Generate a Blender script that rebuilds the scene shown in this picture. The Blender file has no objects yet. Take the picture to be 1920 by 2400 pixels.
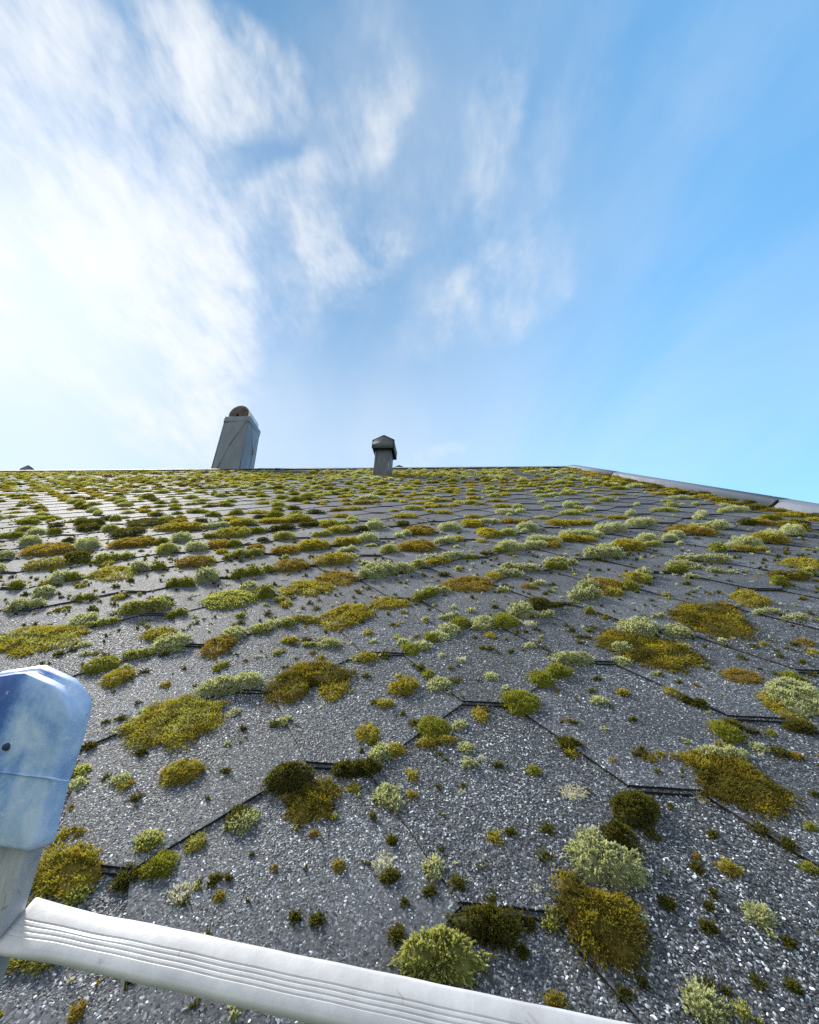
import bpy, math, random
import numpy as np
from mathutils import Vector, Matrix
rng = np.random.default_rng(11)
random.seed(5)
sc = bpy.context.scene
COL = sc.collection

# ------------------------------------------------------------------ calibration
A = 0.1667                       # half tile pitch across the roof, metres
B = 0.840455 * A                 # half tile pitch up the roof
CROP = 0.216 * A                 # half width of a tile's short bottom edge
RIDGE_V = 42.4888 * A
VERGE_U = 9.46885 * A
EAVE_V = -0.385
LEFT_U = -10.2
SLOPE = math.radians(33.5)
Z0 = 3.0                         # height of the tile lattice origin above the lawn
cS, sS = math.cos(SLOPE), math.sin(SLOPE)
MR = np.array([[1, 0, 0], [0, cS, -sS], [0, sS, cS]])      # roof (u, v, n) -> world
def W(P):
    P = np.asarray(P, float)
    return P @ MR.T + np.array([0, 0, Z0])
F_PX = 1087.45
YAW, PITCH, ROLL = -0.1229227, -0.1365754, -0.0124824      # relative to the roof plane
CAM = np.array([-0.180557, -3.508938, 2.046365]) * A
cy, sy, cp, sp = math.cos(YAW), math.sin(YAW), math.cos(PITCH), math.sin(PITCH)
cr, sr = math.cos(ROLL), math.sin(ROLL)
FW = np.array([sy * cp, cy * cp, sp]); _r = np.array([cy, -sy, 0.0]); _u = np.cross(_r, FW)
RT, UP = cr * _r + sr * _u, -sr * _r + cr * _u
def ray(x, y):                   # direction through a photo pixel, in roof coordinates (1 unit along the view axis)
    return FW + RT * (x - 960) / F_PX + UP * (1200 - y) / F_PX
def roof_at(x, y, n=0.0):
    d = ray(x, y); t = (n - CAM[2]) / d[2]
    return CAM + d * t
def depth_of(P):
    return float((np.asarray(P) - CAM) @ FW)

# ------------------------------------------------------------------ camera
cam = bpy.data.cameras.new('camera'); camo = bpy.data.objects.new('camera', cam); COL.objects.link(camo)
cam.sensor_fit = 'HORIZONTAL'; cam.sensor_width = 36.0; cam.lens = F_PX * 36.0 / 1920.0
cam.clip_start = 0.01; cam.clip_end = 3000
Mw = Matrix.Identity(4)
for k, ax in enumerate((MR @ RT, MR @ UP, -(MR @ FW))):
    for i in range(3): Mw[i][k] = ax[i]
cw = W(CAM)
for i in range(3): Mw[i][3] = cw[i]
camo.matrix_world = Mw
sc.camera = camo

# ------------------------------------------------------------------ sky, sun, exposure
SUN_EL, SUN_AZ = math.radians(40), math.radians(-56)        # azimuth from +Y towards +X
SUN_DIR = Vector((math.sin(SUN_AZ) * math.cos(SUN_EL), math.cos(SUN_AZ) * math.cos(SUN_EL), math.sin(SUN_EL)))
w = bpy.data.worlds.new('World'); sc.world = w; w.use_nodes = True
def build_world():
    nt = w.node_tree; nt.nodes.clear(); N = nt.nodes.new; L = nt.links.new
    out = N('ShaderNodeOutputWorld'); bg = N('ShaderNodeBackground'); L(bg.outputs[0], out.inputs[0])
    sky = N('ShaderNodeTexSky'); sky.sky_type = 'NISHITA'; sky.sun_disc = False
    sky.sun_elevation = SUN_EL; sky.sun_rotation = SUN_AZ
    sky.altitude = 200; sky.air_density = 1.0; sky.dust_density = 0.25; sky.ozone_density = 1.6
    hs = N('ShaderNodeHueSaturation'); hs.inputs['Hue'].default_value = 0.482; hs.inputs['Saturation'].default_value = 1.24; hs.inputs['Value'].default_value = 2.0
    L(sky.outputs[0], hs.inputs['Color'])
    tc = N('ShaderNodeTexCoord'); vec = tc.outputs['Generated']
    sep = N('ShaderNodeSeparateXYZ'); L(vec, sep.inputs[0])
    def m(op, a, b=None, c=None, clamp=False):
        n = N('ShaderNodeMath'); n.operation = op; n.use_clamp = clamp
        for i, x in enumerate((a, b, c)):
            if x is None: continue
            if isinstance(x, (int, float)): n.inputs[i].default_value = x
            else: L(x, n.inputs[i])
        return n.outputs[0]
    def smooth(v, f0, f1, t0=0.0, t1=1.0):
        n = N('ShaderNodeMapRange'); n.interpolation_type = 'SMOOTHSTEP'
        for q, x in (('From Min', f0), ('From Max', f1), ('To Min', t0), ('To Max', t1)): n.inputs[q].default_value = x
        L(v, n.inputs['Value']); return n.outputs[0]
    # cloud sheet: the view direction carried out to a flat layer overhead
    zz = m('ADD', m('MAXIMUM', sep.outputs[2], 0.0), 0.10)
    px, py = m('DIVIDE', sep.outputs[0], zz), m('DIVIDE', sep.outputs[1], zz)
    cmb = N('ShaderNodeCombineXYZ'); L(px, cmb.inputs[0]); L(py, cmb.inputs[1]); pl = cmb.outputs[0]
    def noise(scale, detail, rough, dist, sx, sy_, rot, off, src=None):
        mp = N('ShaderNodeMapping'); mp.inputs['Scale'].default_value = (sx, sy_, 1); mp.inputs['Rotation'].default_value = (0, 0, rot)
        mp.inputs['Location'].default_value = off
        L(src or pl, mp.inputs[0])
        t = N('ShaderNodeTexNoise'); t.inputs['Scale'].default_value = scale; t.inputs['Detail'].default_value = detail
        t.inputs['Roughness'].default_value = rough; t.inputs['Distortion'].default_value = dist
        L(mp.outputs[0], t.inputs['Vector']); return t
    # ragged edges: the sheet coordinates are stirred a little before the banks are laid out
    st = noise(2.2, 5, 0.6, 0.0, 1, 1, 0, (4, 9, 0))
    sv = N('ShaderNodeVectorMath'); sv.operation = 'MULTIPLY_ADD'; L(st.outputs['Color'], sv.inputs[0]); sv.inputs[1].default_value = (0.34, 0.34, 0); L(pl, sv.inputs[2])
    sv2 = N('ShaderNodeVectorMath'); sv2.operation = 'SUBTRACT'; L(sv.outputs[0], sv2.inputs[0]); sv2.inputs[1].default_value = (0.17, 0.17, 0); stirred = sv2.outputs[0]
    k_ = 1920 / 1725
    def plane(x, y):
        d = MR @ ray(x * k_, y * k_); d = d / np.linalg.norm(d); z = max(d[2], 0) + 0.10
        return np.array([d[0] / z, d[1] / z])
    def bank(cx, cy_, ax, ay, bw, wgt):
        """a cloud bank: centre, half axis and half width, as seen from the eaves; returns its thickness over the sheet"""
        c = plane(cx, cy_); e = np.array([ax, ay], float); pe = np.array([-ay, ax]) / np.hypot(ax, ay) * bw
        h = 0.25
        a_ = (plane(cx + e[0] * h, cy_ + e[1] * h) - plane(cx - e[0] * h, cy_ - e[1] * h)) / (2 * h)
        b_ = (plane(cx + pe[0] * h, cy_ + pe[1] * h) - plane(cx - pe[0] * h, cy_ - pe[1] * h)) / (2 * h)
        inv = np.linalg.inv(np.stack([a_, b_], 1))
        q = []
        for r_ in inv:
            dt = N('ShaderNodeVectorMath'); dt.operation = 'DOT_PRODUCT'; L(stirred, dt.inputs[0]); dt.inputs[1].default_value = (r_[0], r_[1], 0)
            x = m('SUBTRACT', dt.outputs['Value'], float(r_ @ c)); q.append(m('MULTIPLY', x, x))
        return smooth(m('ADD', q[0], q[1]), 1.6, 0.0, 0.0, wgt)
    banks = [(-120, 300, 60, 460, 280, .50), (220, 260, 60, 380, 230, .55), (40, 60, 160, 130, 170, .40), (480, 320, 150, 130, 130, .20), (680, 60, 220, 120, 150, .16), (110, 560, 120, 260, 190, .40), (60, 770, 160, 120, 90, .22), (-150, 700, 60, 300, 200, .30),
             (370, 560, 60, 280, 150, .46), (330, 850, 120, 190, 130, .46), (480, 790, 30, 280, 100, .38), (470, 100, 200, 150, 110, .42), (300, 40, 200, 120, 120, .36),
             (720, 240, 110, -130, 80, .30), (580, 430, 140, -110, 90, .34), (720, 530, 80, 100, 80, .32), (600, 660, 160, -140, 120, .36), (900, 480, 160, 300, 150, .22), (1000, 640, 200, -130, 110, .26),
             (1250, 240, 110, -240, 60, .22), (1060, 270, 90, -190, 70, .20), (855, 40, 60, 150, 80, .20), (1130, 90, 120, -200, 120, .18), (1560, 130, 180, -220, 130, .16), (900, 965, 90, -25, 22, .36),
             (1080, 430, 180, 220, 160, .18), (1500, 560, 240, -140, 140, .12)]
    thick = None
    for bk in banks:
        v = bank(*bk); thick = m('SUBTRACT', 1.0, v) if thick is None else m('MULTIPLY', thick, m('SUBTRACT', 1.0, v))
    thick = m('SUBTRACT', 1.0, thick)
    puff = noise(2.9, 8, 0.60, 0.45, 1.0, 0.70, -0.5, (0.4, 5.2, 0)).outputs['Fac']
    rip = noise(9.0, 6, 0.62, 0.4, 1.0, 0.50, 0.75, (2.0, 0.3, 0)).outputs['Fac']
    fin = noise(21.0, 5, 0.62, 0.3, 1.0, 0.55, 0.3, (1.0, 4.3, 0)).outputs['Fac']
    det = m('ADD', m('MULTIPLY', m('SUBTRACT', puff, 0.5), 1.2), m('ADD', m('MULTIPLY', m('SUBTRACT', rip, 0.5), 0.95), m('MULTIPLY', m('SUBTRACT', fin, 0.5), 0.55)))
    body = m('ADD', thick, m('MULTIPLY', m('MULTIPLY', det, 1.25), smooth(thick, 0.02, 0.5)))
    mask1 = smooth(body, 0.02, 1.12, 0.0, 0.97)
    wisp = noise(1.2, 6, 0.55, 0.9, 1.0, 0.5, 0.42, (7.3, 2.2, 0)).outputs['Fac']
    mask2 = smooth(wisp, 0.34, 0.85, 0.0, 0.26)
    dot = N('ShaderNodeVectorMath'); dot.operation = 'DOT_PRODUCT'; L(vec, dot.inputs[0]); dot.inputs[1].default_value = SUN_DIR
    d = dot.outputs['Value']
    low = smooth(sep.outputs[2], 0.80, 0.36, 0.0, 0.16)                       # milky air low over the roof
    low = m('ADD', low, m('MULTIPLY', smooth(d, 0.30, 0.92), smooth(sep.outputs[2], 0.82, 0.50, 0.0, 0.36)))
    behind = smooth(sep.outputs[1], 0.22, -0.25, 0.0, 0.88)                  # unseen white cloud added behind the viewer as soft fill light
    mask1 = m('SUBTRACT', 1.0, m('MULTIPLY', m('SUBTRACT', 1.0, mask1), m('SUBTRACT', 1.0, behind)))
    inv = m('MULTIPLY', m('MULTIPLY', m('SUBTRACT', 1.0, mask1), m('SUBTRACT', 1.0, mask2)), m('SUBTRACT', 1.0, low))
    mask = m('SUBTRACT', 1.0, inv)
    glow = m('POWER', m('MAXIMUM', d, 0.0), 14.0)                              # forward scattering towards the sun
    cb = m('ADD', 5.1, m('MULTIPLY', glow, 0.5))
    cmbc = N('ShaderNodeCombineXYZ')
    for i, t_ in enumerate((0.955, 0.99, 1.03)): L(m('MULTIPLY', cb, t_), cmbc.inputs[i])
    dim = m('SUBTRACT', 1.0, smooth(d, 0.40, 0.97, 0.0, 0.55))              # sky colour darkened towards the sun to hold back its aureole
    skc = N('ShaderNodeVectorMath'); skc.operation = 'SCALE'; L(hs.outputs[0], skc.inputs[0]); L(dim, skc.inputs['Scale'])
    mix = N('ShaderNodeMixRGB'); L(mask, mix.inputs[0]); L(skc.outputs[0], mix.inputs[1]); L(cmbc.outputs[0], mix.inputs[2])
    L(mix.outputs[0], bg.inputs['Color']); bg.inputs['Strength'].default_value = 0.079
build_world()
sun = bpy.data.lights.new('sun', 'SUN'); suno = bpy.data.objects.new('sun', sun); COL.objects.link(suno)
sun.energy = 3.2; sun.angle = math.radians(9.0); sun.color = (1.0, 0.95, 0.86)
suno.rotation_euler = SUN_DIR.to_track_quat('Z', 'Y').to_euler(); suno.location = (0, 0, 30)
sc.view_settings.view_transform = 'Standard'; sc.view_settings.look = 'None'
sc.view_settings.exposure = 1.27; sc.view_settings.gamma = 1.0
sc.render.engine = 'CYCLES'
sc.cycles.max_bounces = 6; sc.cycles.transparent_max_bounces = 4
sc.cycles.use_denoising = False; sc.cycles.sample_clamp_direct = 6.0; sc.cycles.sample_clamp_indirect = 3.0

# ------------------------------------------------------------------ helpers
def mesh(name, V, faces, mat, parent=None, smooth=False, cols=None, mids=None):
    """V (n,3); faces: list of index lists, or a list of (m,k) arrays."""
    me = bpy.data.meshes.new(name)
    V = np.asarray(V, np.float32)
    if len(faces) and isinstance(faces[0], np.ndarray) and faces[0].ndim == 2:
        loops = np.concatenate([f.ravel() for f in faces]).astype(np.int32)
        tot = np.concatenate([np.full(len(f), f.shape[1], np.int32) for f in faces])
    else:
        loops = np.array([i for f in faces for i in f], np.int32)
        tot = np.array([len(f) for f in faces], np.int32)
    start = np.concatenate([[0], np.cumsum(tot)[:-1]]).astype(np.int32)
    me.vertices.add(len(V)); me.vertices.foreach_set('co', V.ravel())
    me.loops.add(len(loops)); me.loops.foreach_set('vertex_index', loops)
    me.polygons.add(len(tot)); me.polygons.foreach_set('loop_start', start); me.polygons.foreach_set('loop_total', tot)
    mats = mat if isinstance(mat, (list, tuple)) else [mat]
    for m_ in mats: me.materials.append(m_)
    if mids is not None: me.polygons.foreach_set('material_index', np.asarray(mids, np.int32))
    if smooth: me.polygons.foreach_set('use_smooth', np.ones(len(tot), bool))
    if cols is not None:
        at = me.attributes.new('tint', 'FLOAT_COLOR', 'POINT')
        c4 = np.ones((len(V), 4), np.float32); c4[:, :3] = cols
        at.data.foreach_set('color', c4.ravel())
    me.update(calc_edges=True)
    o = bpy.data.objects.new(name, me); COL.objects.link(o)
    if parent is not None: o.parent = parent
    return o
def empty(name, loc=(0, 0, 0)):
    o = bpy.data.objects.new(name, None); COL.objects.link(o); o.location = loc; o.empty_display_size = 0.1
    return o
def tag(o, label=None, cat=None, group=None, kind=None):
    if label: o['label'] = label
    if cat: o['category'] = cat
    if group: o['group'] = group
    if kind: o['kind'] = kind
    return o
def bevel(o, width, seg=2, angle=35):
    m_ = o.modifiers.new('bevel', 'BEVEL'); m_.width = width; m_.segments = seg; m_.limit_method = 'ANGLE'; m_.angle_limit = math.radians(angle)
    return o
def box_geo(x0, x1, y0, y1, z0, z1):
    V = [(x, y, z) for z in (z0, z1) for y in (y0, y1) for x in (x0, x1)]
    Fc = [(0, 2, 3, 1), (4, 5, 7, 6), (0, 1, 5, 4), (2, 6, 7, 3), (0, 4, 6, 2), (1, 3, 7, 5)]
    return V, Fc
def join_geo(parts):
    V, Fc = [], []
    for v, f in parts:
        k = len(V); V += [tuple(p) for p in v]; Fc += [tuple(i + k for i in q) for q in f]
    return V, Fc
def extrude_poly(pts, vec):
    """closed prism from planar polygon pts (n,3), pushed along vec."""
    pts = np.asarray(pts, float); n = len(pts)
    V = np.concatenate([pts, pts + np.asarray(vec)])
    return V, [tuple(range(n))[::-1], tuple(range(n, 2 * n))] + [(i, (i + 1) % n, n + (i + 1) % n, n + i) for i in range(n)]
class NT:
    def __init__(s, name):
        s.m = bpy.data.materials.new(name); s.m.use_nodes = True; s.t = s.m.node_tree; s.b = s.t.nodes['Principled BSDF']
        s.out = s.t.nodes['Material Output']
    def n(s, typ, **kw):
        x = s.t.nodes.new(typ)
        for k, v in kw.items():
            if hasattr(x, k): setattr(x, k, v)
            else: x.inputs[k].default_value = v
        return x
    def l(s, a, b): s.t.links.new(a, b)
    def ramp(s, src, stops):
        r = s.t.nodes.new('ShaderNodeValToRGB'); e = r.color_ramp.elements
        while len(e) < len(stops): e.new(0.5)
        for q, (p, c) in zip(e, stops):
            q.position = p; q.color = (c, c, c, 1) if isinstance(c, (int, float)) else (*c, 1)
        s.l(src, r.inputs[0]); return r.outputs[0]
    def math(s, op, a, b=None, clamp=False):
        x = s.t.nodes.new('ShaderNodeMath'); x.operation = op; x.use_clamp = clamp
        for i, v in enumerate((a, b)):
            if v is None: continue
            if isinstance(v, (int, float)): x.inputs[i].default_value = v
            else: s.l(v, x.inputs[i])
        return x.outputs[0]
    def mix(s, f, a, b, mode='MIX'):
        x = s.t.nodes.new('ShaderNodeMixRGB'); x.blend_type = mode
        for i, v in enumerate((f, a, b)):
            if isinstance(v, (int, float)): x.inputs[i].default_value = v if i == 0 else (v, v, v, 1)
            elif isinstance(v, tuple): x.inputs[i].default_value = (*v, 1)
            else: s.l(v, x.inputs[i])
        return x.outputs[0]

# ------------------------------------------------------------------ materials
def mat_granule():
    k = NT('granule_tile'); tc = k.n('ShaderNodeTexCoord'); P = tc.outputs['Object']
    w1 = k.n('ShaderNodeTexNoise', Scale=160.0, Detail=1.0); k.l(P, w1.inputs['Vector'])
    wp = k.n('ShaderNodeVectorMath', operation='SCALE'); wp.inputs['Scale'].default_value = 0.006; k.l(w1.outputs['Color'], wp.inputs[0])
    ad = k.n('ShaderNodeVectorMath', operation='ADD'); k.l(P, ad.inputs[0]); k.l(wp.outputs[0], ad.inputs[1])
    vo = k.n('ShaderNodeTexVoronoi', Scale=640.0); k.l(ad.outputs[0], vo.inputs['Vector'])
    sep = k.n('ShaderNodeSeparateColor'); k.l(vo.outputs['Color'], sep.inputs[0])
    chip = k.ramp(sep.outputs[0], [(0.0, (0.038, 0.042, 0.051)), (0.50, (0.074, 0.081, 0.095)), (0.80, (0.138, 0.147, 0.165)), (0.94, (0.30, 0.31, 0.325)), (1.0, (0.60, 0.61, 0.61))])
    edge = k.ramp(vo.outputs['Distance'], [(0.55, 1.0), (1.0, 0.45)])
    col = k.mix(1.0, chip, edge, 'MULTIPLY')
    # weathering: washed and algae-darkened patches with a shape of their own
    n1 = k.n('ShaderNodeTexNoise', Scale=7.0, Detail=5.0, Roughness=0.6); k.l(P, n1.inputs['Vector'])
    n2 = k.n('ShaderNodeTexNoise', Scale=45.0, Detail=4.0, Roughness=0.65); k.l(P, n2.inputs['Vector'])
    col = k.mix(1.0, col, k.ramp(n1.outputs['Fac'], [(0.3, 0.70), (0.7, 1.22)]), 'MULTIPLY')
    mp = k.n('ShaderNodeMapping'); mp.inputs['Scale'].default_value = (16.0, 1.3, 1.3); k.l(P, mp.inputs[0])
    n3 = k.n('ShaderNodeTexNoise', Scale=1.0, Detail=5.0, Roughness=0.6); k.l(mp.outputs[0], n3.inputs['Vector'])     # water runs
    col = k.mix(1.0, col, k.ramp(n3.outputs['Fac'], [(0.3, 0.80), (0.7, 1.15)]), 'MULTIPLY')
    col = k.mix(k.ramp(n2.outputs['Fac'], [(0.62, 0.0), (0.78, 0.55)]), col, (0.035, 0.038, 0.034))
    at = k.n('ShaderNodeAttribute', attribute_name='tint'); 
    col = k.mix(1.0, col, at.outputs['Color'], 'MULTIPLY')
    k.l(col, k.b.inputs['Base Color'])
    k.l(k.ramp(sep.outputs[1], [(0.0, 0.65), (1.0, 0.95)]), k.b.inputs['Roughness'])
    # each chip lies at its own tilt
    sb = k.n('ShaderNodeVectorMath', operation='SUBTRACT'); k.l(vo.outputs['Color'], sb.inputs[0]); sb.inputs[1].default_value = (0.5, 0.5, 0.5)
    sc_ = k.n('ShaderNodeVectorMath', operation='SCALE'); sc_.inputs['Scale'].default_value = 0.75; k.l(sb.outputs[0], sc_.inputs[0])
    ge = k.n('ShaderNodeNewGeometry'); an = k.n('ShaderNodeVectorMath', operation='ADD'); k.l(ge.outputs['Normal'], an.inputs[0]); k.l(sc_.outputs[0], an.inputs[1])
    no = k.n('ShaderNodeVectorMath', operation='NORMALIZE'); k.l(an.outputs[0], no.inputs[0])
    k.l(no.outputs[0], k.b.inputs['Normal'])
    k.b.inputs['Specular IOR Level'].default_value = 0.22
    return k.m
def mat_flake():
    k = NT('slate_chip'); at = k.n('ShaderNodeAttribute', attribute_name='tint'); k.l(at.outputs['Color'], k.b.inputs['Base Color'])
    k.b.inputs['Roughness'].default_value = 0.6; k.b.inputs['Specular IOR Level'].default_value = 0.3
    return k.m
def mat_bitumen():
    k = NT('bitumen_edge'); tc = k.n('ShaderNodeTexCoord'); n = k.n('ShaderNodeTexNoise', Scale=180.0, Detail=3.0); k.l(tc.outputs['Object'], n.inputs['Vector'])
    k.l(k.ramp(n.outputs['Fac'], [(0.35, (0.004, 0.004, 0.005)), (0.7, (0.02, 0.019, 0.02))]), k.b.inputs['Base Color'])
    k.b.inputs['Roughness'].default_value = 0.8; return k.m
def mat_moss():
    k = NT('moss'); at = k.n('ShaderNodeAttribute', attribute_name='tint'); k.l(at.outputs['Color'], k.b.inputs['Base Color'])
    k.b.inputs['Roughness'].default_value = 0.7; k.b.inputs['Specular IOR Level'].default_value = 0.25
    tr = k.n('ShaderNodeBsdfTranslucent'); k.l(k.mix(1.0, at.outputs['Color'], (1.15, 1.1, 0.6), 'MULTIPLY'), tr.inputs['Color'])
    mx = k.n('ShaderNodeMixShader'); mx.inputs[0].default_value = 0.42
    k.l(k.b.outputs[0], mx.inputs[1]); k.l(tr.outputs[0], mx.inputs[2]); k.l(mx.outputs[0], k.out.inputs[0])
    return k.m
def mat_metal(name, c0, c1, rough=0.45, metallic=0.6, scale=6.0, streak=(1, 1, 1), bump=0.05):
    k = NT(name); tc = k.n('ShaderNodeTexCoord'); mp = k.n('ShaderNodeMapping'); mp.inputs['Scale'].default_value = streak; k.l(tc.outputs['Object'], mp.inputs[0])
    n = k.n('ShaderNodeTexNoise', Scale=scale, Detail=6.0, Roughness=0.62); k.l(mp.outputs[0], n.inputs['Vector'])
    k.l(k.ramp(n.outputs['Fac'], [(0.32, c0), (0.68, c1)]), k.b.inputs['Base Color'])
    k.l(k.ramp(n.outputs['Fac'], [(0.3, rough + 0.12), (0.7, rough - 0.06)]), k.b.inputs['Roughness'])
    k.b.inputs['Metallic'].default_value = metallic
    bp = k.n('ShaderNodeBump', Strength=bump, Distance=0.01); k.l(n.outputs['Fac'], bp.inputs['Height']); k.l(bp.outputs[0], k.b.inputs['Normal'])
    return k.m
def mat_plain(name, c, rough=0.7, metallic=0.0):
    k = NT(name); tc = k.n('ShaderNodeTexCoord'); n = k.n('ShaderNodeTexNoise', Scale=14.0, Detail=5.0, Roughness=0.65); k.l(tc.outputs['Object'], n.inputs['Vector'])
    k.l(k.mix(1.0, c, k.ramp(n.outputs['Fac'], [(0.3, 0.78), (0.7, 1.12)]), 'MULTIPLY'), k.b.inputs['Base Color'])
    k.b.inputs['Roughness'].default_value = rough; k.b.inputs['Metallic'].default_value = metallic; return k.m
M_TILE, M_FLAKE, M_EDGE, M_MOSS = mat_granule(), mat_flake(), mat_bitumen(), mat_moss()
M_VERGE = mat_metal('verge_metal', (0.072, 0.092, 0.128), (0.095, 0.118, 0.158), 0.75, 0.0, 5.0, (1, 1, 1), 0.0)
M_CHIM = mat_metal('chimney_zinc', (0.125, 0.145, 0.168), (0.165, 0.188, 0.215), 0.40, 0.25, 3.0, (2, 2, 0.5), 0.0)
M_COWL = mat_metal('cowl_steel', (0.035, 0.026, 0.019), (0.085, 0.066, 0.05), 0.7, 0.0, 9.0, (1, 1, 1), 0.0)
M_COWLB = mat_metal('cowl_band', (0.45, 0.46, 0.47), (0.6, 0.61, 0.62), 0.4, 0.5, 9.0, (1, 1, 1), 0.0)
M_VENT = mat_metal('vent_metal', (0.074, 0.084, 0.098), (0.110, 0.123, 0.142), 0.5, 0.25, 8.0, (4, 4, 0.7), 0.0)

# ------------------------------------------------------------------ ground
def ground():
    k = NT('lawn'); tc = k.n('ShaderNodeTexCoord'); n = k.n('ShaderNodeTexNoise', Scale=0.6, Detail=8.0, Roughness=0.7); k.l(tc.outputs['Object'], n.inputs['Vector'])
    k.l(k.ramp(n.outputs['Fac'], [(0.3, (0.035, 0.06, 0.02)), (0.7, (0.08, 0.11, 0.035))]), k.b.inputs['Base Color']); k.b.inputs['Roughness'].default_value = 0.95
    g = 24; xs = np.linspace(-1, 1, g); xs = np.sign(xs) * np.abs(xs) ** 2 * 1500
    X, Y = np.meshgrid(xs, xs, indexing='ij'); R2 = np.hypot(X, Y)
    Z = np.where(R2 > 80, np.sin(X * 0.013) * np.cos(Y * 0.009) * np.minimum((R2 - 80) / 90, 5), 0.0)
    V = np.stack([X.ravel(), Y.ravel(), Z.ravel()], 1)
    idx = np.arange(g * g).reshape(g, g)
    Q = np.stack([idx[:-1, :-1].ravel(), idx[1:, :-1].ravel(), idx[1:, 1:].ravel(), idx[:-1, 1:].ravel()], 1)
    tag(mesh('ground', V, [Q], k.m, smooth=True), kind='structure')
ground()

# ------------------------------------------------------------------ house
T = 0.0027                                       # thickness of one shingle layer
house = tag(empty('house', (0, 0, 0)), 'house under a dark grey hexagonal shingle roof overgrown with moss', 'house')
def clip_u(P, umax):
    out = []
    for i in range(len(P)):
        p, q = P[i], P[(i + 1) % len(P)]
        if p[0] <= umax: out.append(p)
        if (p[0] <= umax) != (q[0] <= umax):
            t = (umax - p[0]) / (q[0] - p[0]); out.append(tuple(p[k] + t * (q[k] - p[k]) for k in range(3)))
    return out
def clip_v(P, vlim, keep_below=True):
    s = 1 if keep_below else -1
    out = []
    for i in range(len(P)):
        p, q = P[i], P[(i + 1) % len(P)]
        a_, b_ = s * p[1] <= s * vlim, s * q[1] <= s * vlim
        if a_: out.append(p)
        if a_ != b_:
            t = (vlim - p[1]) / (q[1] - p[1]); out.append(tuple(p[k] + t * (q[k] - p[k]) for k in range(3)))
    return out
def wavy(p, q, step, amp):
    """points from p to q (q left out) with a slightly ragged run"""
    n = max(1, int(math.dist(p, q) / step)); o = []
    for k in range(n):
        t = k / n; j = 0 if k == 0 else amp
        o.append((p[0] + t * (q[0] - p[0]) + random.uniform(-j, j), p[1] + t * (q[1] - p[1]) + random.uniform(-j, j), p[2] + t * (q[2] - p[2])))
    return o
TILES = []                                        # (i, j) of every tile, for the moss
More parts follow.
